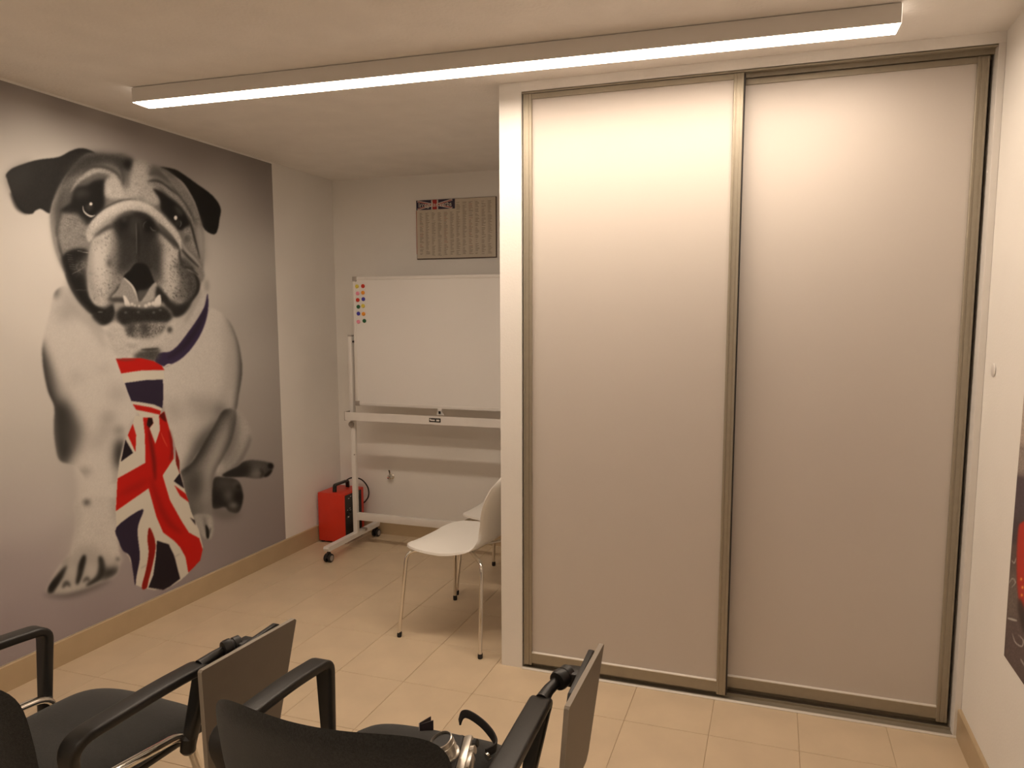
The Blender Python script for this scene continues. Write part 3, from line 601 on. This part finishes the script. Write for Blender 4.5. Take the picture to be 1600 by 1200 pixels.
wbp('base_rail', box((.349, YS-.012, .192), (1.607, YS+.012, .243), .003), M_WHITE, smooth=True)
wbp('rail_bolt', lathe([(.005, 0), (.005, .0035)], (.345, YS-.0135, .64), (0, -1, 0), 10), M_GREYP)

# magnets on the board: (pixel column from the photo turned into x on the board, height)
MAGS = [('yellow', (.80, .66, .10), 557.5, 447.5), ('red', (.62, .04, .02), 566.8, 447), ('pink', (.90, .33, .45), 558.5, 458.5), ('orange', (.85, .33, .03), 566.8, 457.3), ('red', (.62, .04, .02), 558.8, 468.7), ('blue', (.06, .05, .42), 567.5, 467.4),
        ('green', (.02, .12, .05), 559.7, 479.3), ('yellow', (.80, .66, .10), 567, 478), ('blue', (.06, .05, .42), 559.8, 490), ('orange', (.85, .33, .03), 567.7, 490.5), ('pink', (.90, .33, .45), 559.7, 502.7), ('green', (.02, .12, .05), 569, 501.4)]
rows = ['top', 'second', 'third', 'fourth', 'fifth', 'bottom']
def on_y(uu, vv, yv):
    d = FWD+RT*(uu-PPX)/F_PX-UP*(vv-PPY)/F_PX; return CAM+d*(yv-CAM[1])/d[1]
for k, (cn, cc, uu, vv) in enumerate(MAGS):
    p = on_y(uu, vv, YS-.012)
    g = bmesh.new(); lathe([(.0125, 0), (.0130, .0015), (.0130, .004), (.0112, .0068), (.0112, .0072), (.0085, .0078), (.004, .0072), (.0008, .0070)], (0, 0, 0), (0, -1, 0), 18, g)
    o = link('magnet', g, mat('magnet_'+cn, cc, .3), None, True, (p[0], YS-.0078, p[2]))
    side = 'beside the board edge' if k % 2 == 0 else 'in the inner column'
    tag(o, 'round %s magnet %s, %s row of the whiteboard magnets' % (cn, side, rows[k//2]), 'magnet', 'round magnets on the whiteboard')

# ------------------------------------------------------------------ verb chart on the back wall
PX0, PX1, PZ0, PZ1 = .661, 1.232, 1.947, 2.330
ch = thing('wall_chart', 'printed chart with flag banner hanging on the back wall above the whiteboard', 'poster', ((PX0+PX1)/2, YB, PZ0))
def chp(name, bm, m, parent=ch):
    o = link(name, bm, m, parent)
    if parent is ch: o.location = -Vector(ch.location)
    return o
chp('backing_board', box((PX0-.004, YB-.010, PZ0-.006), (PX1+.005, YB-.0004, PZ1+.003), .002, 1), mat('chart_edge', (.09, .05, .04), .5))
sheet = chp('printed_sheet', box((PX0, YB-.0118, PZ0), (PX1, YB-.0099, PZ1)), mat('chart_paper', (.62, .55, .45), .55, noise=.04, nscale=12))
chp('red_edge', box((PX0-.0046, YB-.0105, PZ0+.03), (PX0+.0012, YB-.0005, PZ1-.064)), mat('chart_red', (.38, .05, .03), .5))
yq = YB-.0124
def quad(bm, pts, yv): return bm.faces.new([bm.verts.new((x, yv, z)) for x, z in pts])
rg = random.Random(3); tb_, rb_ = bmesh.new(), bmesh.new(); ncol = 12
for c in range(ncol):
    cx = PX0+.022+c*(PX1-PX0-.03)/ncol; ztop = PZ1-.085 if c < 6 else PZ1-.025
    z = ztop
    while z > PZ0+.016:
        w = .012+.018*rg.random()
        quad(rb_ if c % 4 == 0 and rg.random() < .3 else tb_, [(cx, z), (cx+w, z), (cx+w, z+.0024), (cx, z+.0024)], yq)
        z -= .0068 if rg.random() < .9 else .012
        if len(tb_.faces) > 900: break
chp('printed_rows', tb_, mat('chart_ink', (.22, .17, .12), .7), sheet)['kind'] = 'stuff'
chp('red_rows', rb_, mat('chart_red_ink', (.40, .18, .12), .7), sheet)['kind'] = 'stuff'
lb = bmesh.new()
for c in range(1, ncol): 
    x = PX0+.017+c*(PX1-PX0-.03)/ncol; quad(lb, [(x, PZ0+.012), (x+.001, PZ0+.012), (x+.001, PZ1-(.07 if c < 6 else .015)), (x, PZ1-(.07 if c < 6 else .015))], yq)
chp('column_rules', lb, mat('chart_rule', (.45, .38, .29), .7), sheet)
# flag banner in the upper left corner
bx_a, bx_b, bz_a, bz_b = PX0-.001, PX0+.283, PZ1-.062, PZ1
chp('banner', box((bx_a, YB-.0128, bz_a), (bx_b, YB-.0117, bz_b)), mat('banner_navy', (.035, .025, .06), .5), sheet)
wbm, rbm = bmesh.new(), bmesh.new(); cx_ = (bx_a+bx_b)/2-.005; cz_ = (bz_a+bz_b)/2
def band(bm, x0, z0, x1, z1, w, yv):
    d = Vector((x1-x0, z1-z0)); n = Vector((-d.y, d.x)).normalized()*w/2
    # clip to the banner by parametric trimming
    quad(bm, [(x0+n.x, z0+n.y), (x0-n.x, z0-n.y), (x1-n.x, z1-n.y), (x1+n.x, z1+n.y)], yv)
for sx in (-1, 1):
    for sz in (-1, 1):
        band(wbm, cx_+sx*.020, cz_+sz*.002, cx_+sx*.128, cz_+sz*.027, .013, YB-.0130)
        band(rbm, cx_+sx*.022, cz_+sz*.000, cx_+sx*.124, cz_+sz*.024, .005, YB-.0133)
quad(wbm, [(cx_-.026, bz_a), (cx_+.026, bz_a), (cx_+.026, bz_b), (cx_-.026, bz_b)], YB-.0135); quad(rbm, [(cx_-.016, bz_a), (cx_+.016, bz_a), (cx_+.016, bz_b), (cx_-.016, bz_b)], YB-.0138)
chp('banner_white', wbm, mat('banner_white', (.60, .52, .48), .5), sheet); chp('banner_red', rbm, mat('banner_red', (.42, .03, .03), .5), sheet)
tm = text_mesh('Irregular verbs', .042)
for vtx in tm.vertices: vtx.co = Vector((bx_a+.016+vtx.co.x*.98, YB-.0142, bz_a+.018+vtx.co.y))
chp('banner_title', tm, mat('banner_text', (.78, .72, .64), .5), sheet)

# ------------------------------------------------------------------ chromed valve on the back wall
va = thing('water_valve', 'small chromed pipe valve on the back wall under the whiteboard', 'valve', (.422, YB, .425))
link('escutcheon', lathe([(.021, 0), (.021, .002), (.012, .008), (.009, .009), (.009, .03)], (0, 0, 0), (0, -1, 0), 20), M_CHROME, va, True)
link('valve_cap', lathe([(.006, .018), (.016, .020), (.018, .024), (.018, .036), (.013, .042), (.003, .043)], (0, 0, 0), (0, -1, 0), 16), M_CHROME, va, True)
link('lever', sweep_rect(fillet([(0, -.022, .008), (0, -.024, .030), (0, -.034, .052)], .012, 4), .012, .004), M_CHROME, va, True)

# ------------------------------------------------------------------ red fan heater in the corner
hx0, hx1, hy0, hy1, hz = .022, .232, 1.268, 1.515, .352
ht = thing('fan_heater', 'red box-shaped electric fan heater standing in the corner beside the whiteboard', 'heater', ((hx0+hx1)/2, (hy0+hy1)/2, 0))
def htp(name, bm, m, parent=ht, smooth=False):
    o = link(name, bm, m, parent, smooth)
    if parent is ht: o.location = -Vector(ht.location)
    return o
body = htp('casing', box((hx0, hy0, .012), (hx1, hy1, hz), .006), M_RED, smooth=True)
htp('control_panel', box((hx1-.004, hy0+.010, .030), (hx1+.003, hy1-.035, hz-.012), .002, 1), mat('heater_black', (.012, .011, .011), .45))
gb = bmesh.new()
for k in range(22):
    z = .045+k*.0125
    if .175 < z < .2: continue
    box((hx1+.002, hy0+.095, z), (hx1+.006, hy1-.045, z+.004), bm=gb)
htp('grille_bars', gb, mat('heater_bar', (.03, .028, .028), .4, metal=.5))
for (yk, zk) in ((hy0+.04, .205), (hy0+.07, .215)):
    htp('dial', lathe([(.013, 0), (.013, .008), (.009, .012), (.002, .012)], (hx1+.003, yk, zk), (1, 0, 0), 16), M_BLACKP, smooth=True)
mk = bmesh.new()
for (ya, za, yb_, zb_) in ((.030, .232, .040, .236), (.058, .240, .070, .243), (.036, .180, .052, .190), (.062, .225, .076, .229), (.045, .310, .060, .314), (.070, .320, .084, .323), (.150, .322, .175, .332)):
    box((hx1+.003, hy0+ya, za), (hx1+.0038, hy0+yb_, zb_), bm=mk)
htp('control_marks', mk, mat('heater_print', (.7, .68, .66), .5))['kind'] = 'stuff'
hm = (hx0+hx1)/2+.005
htp('handle', sweep_rect(fillet([(hm, hy0+.040, hz-.004), (hm, hy0+.045, hz+.048), (hm, hy1-.050, hz+.048), (hm, hy1-.045, hz-.004)], .014, 5), .026, .014), M_BLACKP, smooth=True)
cb = catmull([(hm, hy1-.06, hz+.052), (hm+.02, hy1-.02, hz+.062), (hm+.07, hy1+.02, hz+.045), (hm+.115, hy1+.030, hz-.01), (hm+.125, hy1+.022, hz-.07), (hm+.105, hy1+.01, hz-.11), (hm+.085, hy1-.002, hz-.125)], 6)
htp('cord', tube(cb, .0048, 8), M_RUBBER, smooth=True)
for sx in (hx0+.02, hx1-.02):
    for sy in (hy0+.02, hy1-.02): htp('foot', lathe([(.010, 0), (.012, .002), (.012, .014)], (sx, sy, 0), (0, 0, 1), 12), M_RUBBER)

# ------------------------------------------------------------------ white shell chairs
def shell_mesh():
    prof = catmull([(.240, .434), (.218, .443), (.17, .449), (.09, .447), (0, .441), (-.07, .442), (-.120, .452), (-.150, .482), (-.166, .54), (-.190, .61), (-.225, .685), (-.272, .76), (-.312, .815), (-.322, .83)], 4)
    prof = [np.array(p) for p in prof]; s = [0]
    for a, b in zip(prof, prof[1:]): s.append(s[-1]+np.linalg.norm(b-a))
    tot = s[-1]
    ws, wv = [0, .012, .04, .09, .15, .22, .30, .36, .41, .46, .51, .56, .62, .70, .80, .89, .95, .985, 1], [.13, .172, .212, .244, .262, .266, .256, .232, .196, .152, .115, .105, .118, .150, .182, .190, .160, .11, .06]
    nu = 22; rows_ = []
    for p, sv in zip(prof, s):
        w = np.interp(sv/tot, ws, wv); t = sv/tot; row = []
        for k in range(nu+1):
            q = -1+2*k/nu; yv = w*math.sin(q*math.pi/2*.96)/math.sin(math.pi/2*.96)
            dish = .005*(1-q*q) if t < .5 else 0
            bend = (.030*(q*q)*(1 if t > .55 else max(0, (t-.42)/.13)))
            droop = 0
            row.append((p[0]+bend, yv, p[1]-dish+.010+droop))
        rows_.append(row)
    bm = bmesh.new(); vs = [[bm.verts.new(c) for c in r] for r in rows_]
    for a, b in zip(vs, vs[1:]):
        for k in range(nu): bm.faces.new((a[k], a[k+1], b[k+1], b[k]))
    bmesh.ops.recalc_face_normals(bm, faces=bm.faces[:])
    if bm.faces[30].normal.z < 0: bmesh.ops.reverse_faces(bm, faces=bm.faces[:])
    me = bpy.data.meshes.new('shell'); bm.to_mesh(me); bm.free()
    o = bpy.data.objects.new('t', me); COL.objects.link(o); md = o.modifiers.new('s', 'SOLIDIFY'); md.thickness = .011; md.offset = -1
    dg = bpy.context.evaluated_depsgraph_get(); dg.update(); m2 = bpy.data.meshes.new_from_object(o.evaluated_get(dg)); bpy.data.objects.remove(o)
    return m2
wc = thing('shell_chair', 'white moulded shell chair with chromed legs beside the wardrobe partition', 'chair', (1.560, .335, 0), math.pi-math.radians(7), 'white shell chairs')
link('seat_shell', shell_mesh(), M_SHELL, wc, True)
feet = {(1, 1): (.235, .256), (1, -1): (.235, -.256), (-1, 1): (-.235, .285), (-1, -1): (-.235, -.285)}
for (sx, sy), (fx, fy) in feet.items():
    path = fillet([(sx*.02, sy*.03, .412), (sx*.208, sy*.218, .421), (fx, fy, .022)], .045, 8)
    lg = link('leg', tube(path, .0092, 12), M_CHROME, wc, True)
    d = (Vector((fx, fy, .022))-Vector((sx*.208, sy*.218, .421))).normalized()
    link('foot_cap', lathe([(.0100, 0), (.0112, .004), (.0112, .020), (.0100, .026)], (fx+d.x*.002, fy+d.y*.002, 0), (-d.x, -d.y, -d.z), 12), M_RUBBER, lg, True)
link('mount_plate', box((-.075, -.075, .408), (.075, .075, .436), .008), M_CHROME, wc, True)
wc2 = copy_thing(wc, (1.580, .935, 0), math.pi-math.radians(2), 'white moulded shell chair half hidden behind another white chair')

# ------------------------------------------------------------------ upholstered armchairs with folding writing tablets
def cushion(nx, ny, fn):
    bm = bmesh.new(); top = [[bm.verts.new(fn(i/nx*2-1, j/ny*2-1, 1)) for i in range(nx+1)] for j in range(ny+1)]
    bot = [[bm.verts.new(fn(i/nx*2-1, j/ny*2-1, -1)) for i in range(nx+1)] for j in range(ny+1)]
    for g_, rv in ((top, False), (bot, True)):
        for j in range(ny):
            for i in range(nx):
                f = (g_[j][i], g_[j][i+1], g_[j+1][i+1], g_[j+1][i]); bm.faces.new(f[::-1] if rv else f)
    rim = [(0, i) for i in range(nx)]+[(j, nx) for j in range(ny)]+[(ny, i) for i in range(nx, 0, -1)]+[(j, 0) for j in range(ny, 0, -1)]
    for a, b in zip(rim, rim[1:]+rim[:1]): bm.faces.new((top[b[0]][b[1]], top[a[0]][a[1]], bot[a[0]][a[1]], bot[b[0]][b[1]]))
    return bm
def squircle(u, v, n=4.2):
    # square grid mapped to a rounded-corner square
    r = max(abs(u), abs(v))
    if r < 1e-6: return 0., 0.
    k = r/((abs(u)**n+abs(v)**n)**(1/n)); return u*k, v*k
def seat_fn(u, v, s):
    a, b = squircle(u, v); r = max(abs(u), abs(v))
    wy = .250-.02*(b < 0)*abs(b); x = a*.234; y = .040+b*.242
    edge = (1-r**6)**.5 if r < 1 else 0
    crown = .010*(1-a*a)*(1-b*b)-.012*a*a*0
    drop = -.030*max(0, b-.45)**2/.3
    dish = -.016*(1-a*a)*max(0, 1-abs(b+.1))
    return (x, y, .462+drop+dish+(.020*edge+crown)*s*(1 if s > 0 else 1.25))
def back_fn(u, v, s):
    a, b = squircle(u, v, 5.0); r = max(abs(u), abs(v)); edge = (1-r**5)**.5 if r < 1 else 0
    x = a*(.262-.012*(b < 0)*abs(b)); z = .664+b*.155 - .012*(1-a*a)*(b > 0)*b
    y = -.285-.045*(z-.55)/.3+.050*a*a
    t = .021*edge
    return (x, y+t*s*(-1), z)
def make_armchair(label, loc, rz, tilt):
    c = thing('tablet_armchair', label, 'chair', loc, rz, 'tablet armchairs')
    link('seat', cushion(22, 22, seat_fn), M_FABRIC, c, True)
    link('backrest', cushion(24, 18, back_fn), M_FABRIC, c, True)
    link('seat_pan', box((-.215, -.16, .424), (.215, .22, .442), .006), M_BLACKP, c, True)
    for s in (-1, 1):
        # chromed oval side tube: front leg, side rail and rear leg
        path = fillet([(s*.285, .225, .012), (s*.252, .125, .482), (s*.250, -.10, .500), (s*.246, -.27, .490), (s*.275, -.375, .012)], [.05, .05, .05], 7)
        fr = link('side_frame', tube(path, .0135, 14, flat=(1.0, .78)), M_CHROME, c, True)
        for (fx, fy) in ((s*.285, .226), (s*.275, -.375)): link('glide', lathe([(.016, 0), (.017, .004), (.016, .024)], (fx, fy, 0), (0, 0, 1), 12), M_RUBBER, fr, True)
        link('back_upright', tube(fillet([(s*.248, -.25, .485), (s*.222, -.315, .50), (s*.190, -.312, .66)], .03, 5), .010, 12), M_CHROME, c, True)
        # black armrest loop
        ap = fillet([(s*.268, .118, .455), (s*.297, .152, .662), (s*.304, .02, .668), (s*.310, -.222, .662), (s*.268, -.178, .485)], [.034, .05, .055], 7)
        n = len(ap); wds = []; ths = []
        for q in ap:
            k = max(0, min(1, (q.z-.56)/.09)); wds.append(.030+.022*k); ths.append(.030-.006*k)
        am = sweep_rect(ap, wds, ths, .55, side=Vector((1, 0, 0)))
        arm = link('armrest', am, M_BLACKP, c, True)
        link('arm_socket', lathe([(.012, -.02), (.019, -.012), (.019, .022), (.012, .03)], (s*.267, .117, .452), (s*.08, .1, 1), 14), M_BLACKP, arm, True)
        if s < 0: continue
        # folding tablet: short rod, swivel joint, mounting bracket, hanging board
        rod = link('tablet_arm', tube([(.300, .135, .664), (.305, .170, .672), (.322, .215, .684)], [.017, .014, .012], 14), M_BLACKP, c, True)
        link('swivel_joint', lathe([(.010, -.012), (.022, -.010), (.024, -.004), (.024, .010), (.020, .012), (.020, .016), (.022, .018), (.022, .034), (.016, .038)], (.322, .205, .683), (.35, .92, .10), 18), M_BLACKP, rod, True)
        bk = bmesh.new(); prism([(.130, .630), (.115, .652), (.140, .690), (.330, .708), (.345, .700), (.335, .680), (.250, .640)], 0, .360, .374, bk, .003); box((.326, .215, .660), (.364, .265, .696), .006, bm=bk)
        piv = Vector((.380, 0, .70))
        br = link('tablet_bracket', bk, M_BLACKP, c, True)
        tp = [(.064, .701), (.388, .699), (.394, .694), (.318, .440), (.300, .425), (.085, .425), (.068, .440), (.060, .697)]
        def tip(bm):
            for vtx in bm.verts: vtx.co = Matrix.Rotation(math.radians(tilt), 3, 'Y') @ (vtx.co-piv)+piv
            return bm
        tab = link('writing_tablet', tip(prism(tp, 0, .3755, .3865)), M_TABLET, c)
        cen = (sum(p[0] for p in tp)/len(tp), sum(p[1] for p in tp)/len(tp)); eb = bmesh.new(); n_ = len(tp)
        for i in range(n_):
            a, b = tp[i], tp[(i+1) % n_]; d = Vector((b[0]-a[0], b[1]-a[1])).normalized()*.0012; nn = Vector((d.y, -d.x)).normalized()
            if nn.dot(Vector(a)-Vector(cen)) < 0: nn = -nn
            o1 = Vector(a)+nn*.0012; o2 = Vector(b)+nn*.0012
            prism([a, b, tuple(o2), tuple(o1)], 0, .3752, .3868, eb)
        link('tablet_edge', tip(eb), M_TABEDGE, tab)
    return c
make_armchair('charcoal armchair with folded tablet and a camera on its seat', (2.205, -1.500, 0), 0, 4.5)
make_armchair('charcoal armchair with folded tablet and empty seat beside the mural', (1.322, -1.598, 0), math.radians(-3.0), 0.5)

# ------------------------------------------------------------------ compact camera lying on the armchair seat
M_SILVER = mat('camera_silver', (.62, .58, .52), .3, metal=.8, noise=.03, nscale=40)
M_LENSG = mat('lens_glass', (.02, .02, .03), .05)
M_DARK = mat('camera_leatherette', (.03, .028, .027), .6, bump=.3, bscale=400)
ck = thing('camera', 'small silver camera with black wrist strap lying on the armchair seat', 'camera', (2.318, -1.430, .478), 0)
R_ = Matrix.Rotation(math.radians(-14), 3, 'Y') @ Matrix.Rotation(math.radians(16), 3, 'X') @ Matrix.Rotation(math.radians(8), 3, 'Z')
def cp(name, bm, m, parent=ck, smooth=True):
    for vtx in bm.verts: vtx.co = R_ @ (vtx.co*1.1)+Vector((0, 0, .022))
    return link(name, bm, m, parent, smooth)
cp('body', box((-.038, -.062, 0), (.014, .062, .030), .006), M_DARK)
tp_ = cp('top_plate', box((.012, -.060, .001), (.034, .060, .029), .007), M_SILVER)
cp('hump', box((.030, -.030, .003), (.044, .012, .027), .005), M_SILVER, tp_)
for yv, r, h in ((.044, .0085, .011), (.026, .0095, .009)):
    cp('dial', lathe([(r, 0), (r, h-.001), (r-.001, h), (.001, h)], (.033, yv, .015), (1, 0, 0), 20), M_SILVER if yv < .03 else M_BLACKP, tp_)
cp('lens_mount', lathe([(.026, .028), (.027, .030), (.027, .034), (.024, .036)], (-.012, .008, 0), (0, 0, 1), 28), M_SILVER)
ln = cp('lens_barrel', lathe([(.0235, .034), (.0240, .046), (.0235, .047), (.0255, .048), (.0255, .060), (.0245, .061), (.0245, .072), (.0225, .073), (.0215, .066), (.016, .062), (.001, .062)], (-.012, .008, 0), (0, 0, 1), 32), M_SILVER)
cp('lens_glass', lathe([(.0155, .0622), (.012, .0645), (.006, .0658), (.0005, .066)], (-.012, .008, 0), (0, 0, 1), 24), M_LENSG, ln)
cp('lens_ring', lathe([(.0185, .0675), (.0215, .0675), (.0215, .0685), (.0185, .0685)], (-.012, .008, 0), (0, 0, 1), 28), M_BLACKP, ln)
st = [(.044, .070, .024), (.055, .105, .022), (.040, .132, .026), (.005, .150, .044), (-.040, .168, .052), (-.066, .180, .042), (-.078, .186, .016)]
link('strap', sweep_rect(catmull(st, 6), .020, .005, .4, side=Vector((0, .3, 1))), M_RUBBER, ck, True)
link('strap_ring', lathe([(.006, -.003), (.010, -.003), (.010, .003), (.006, .003)], (.052, .062, .022), (.5, .8, .2), 16), M_CHROME, ck, True)
cs = thing('card_case', 'small dark folded card case standing on the armchair seat near the camera', 'case', (2.150, -1.262, .4645), math.radians(-20)); cs.scale = (.7, .7, .9)
link('leaf', box((-.0015, -.030, 0), (.0015, .028, .034), .0008, 1), mat('case_dark', (.05, .035, .045), .5), cs)
link('leaf', prism([(.0016, -.030), (.0040, -.030), (.022, .020), (.019, .021)], 2, 0, .030), MATS['case_dark'], cs)
link('bright_edge', box((-.0022, -.0312, 0), (.0006, -.0295, .034)), mat('case_edge', (.7, .66, .68), .3), cs)

# ------------------------------------------------------------------ right wall: street poster and cover plate
CV2 = Canvas(1560, 560, 1640, 1140, 2.0); CV2.noise = CV2.blur(CV2.rng.normal(size=(CV2.h, CV2.w)), 1.2)*2
CV2.a[:] = (.36, .31, .31); P2, L2 = CV2.poly, CV2.line
def strip(y0, y1, v): P2([(1550, y0), (1650, y0+20), (1650, y1+20), (1550, y1)], v, 4, 1, False, .12)
strip(540, 690, (.72, .66, .62)); strip(690, 735, (.60, .55, .52)); strip(735, 800, (.30, .25, .29)); strip(800, 845, (.26, .21, .24)); strip(845, 890, (.36, .30, .29)); strip(890, 960, (.42, .37, .35)); strip(960, 1120, (.36, .30, .30))
P2([(1592, 830), (1600, 815), (1640, 800), (1640, 965), (1602, 962), (1593, 935), (1590, 890)], (.75, .12, .06), 1.2)
for q in ((1597, 905), (1599, 918), (1598, 930)): CV2.ell(q[0], q[1], 1.6, 2.2, (1., .75, .35), .8)
P2([(1594, 935), (1604, 955), (1612, 990), (1600, 985), (1592, 955)], (.20, .14, .14), 2)
L2([(1582, 876), (1586, 880), (1589, 872)], 1.2, .85, .6); L2([(1578, 912), (1583, 904), (1588, 910), (1582, 918)], 1.3, .8, .6); L2([(1576, 966), (1590, 970)], 3, .8, .6); L2([(1583, 990), (1588, 1004), (1598, 1010), (1600, 1000), (1592, 992)], 1.6, .8, .6); L2([(1596, 1030), (1602, 1040)], 1.6, .8, .6)
ys2 = np.linspace(-.437, -1.45, 340); zs2 = np.linspace(.522, 2.02, 400); Yg, Zg = np.meshgrid(ys2, zs2)
warp = .006*np.sin((Zg-.5)*5)*np.exp(-(Yg+.437)**2/.02)
V = np.column_stack([np.full(Yg.size, XW-.0022), (Yg+warp).ravel(), Zg.ravel()]); u, v = project(np.column_stack([np.full(len(V), XW), V[:, 1], V[:, 2]])); u = np.where(np.isfinite(u), u, 1639)
po = printed_sheet('street_poster', V, len(ys2), len(zs2), srgb(np.clip(sample(CV2, np.clip(u, 1560, 1638), np.clip(v, 562, 1138)), 0, 1)), print_mat('poster_print', .4))
tag(po, 'poster of a grey street with a red bus on the right wall', 'poster')
cpz = link('cover_plate', lathe([(.020, 0), (.0225, .001), (.0225, .003), (.019, .005), (.001, .0055)], (XW, -.118, 1.374), (-1, 0, 0), 24), M_WHITE, None, True)
tag(cpz, 'small round white cover plate on the right wall beside the wardrobe', 'cover plate')
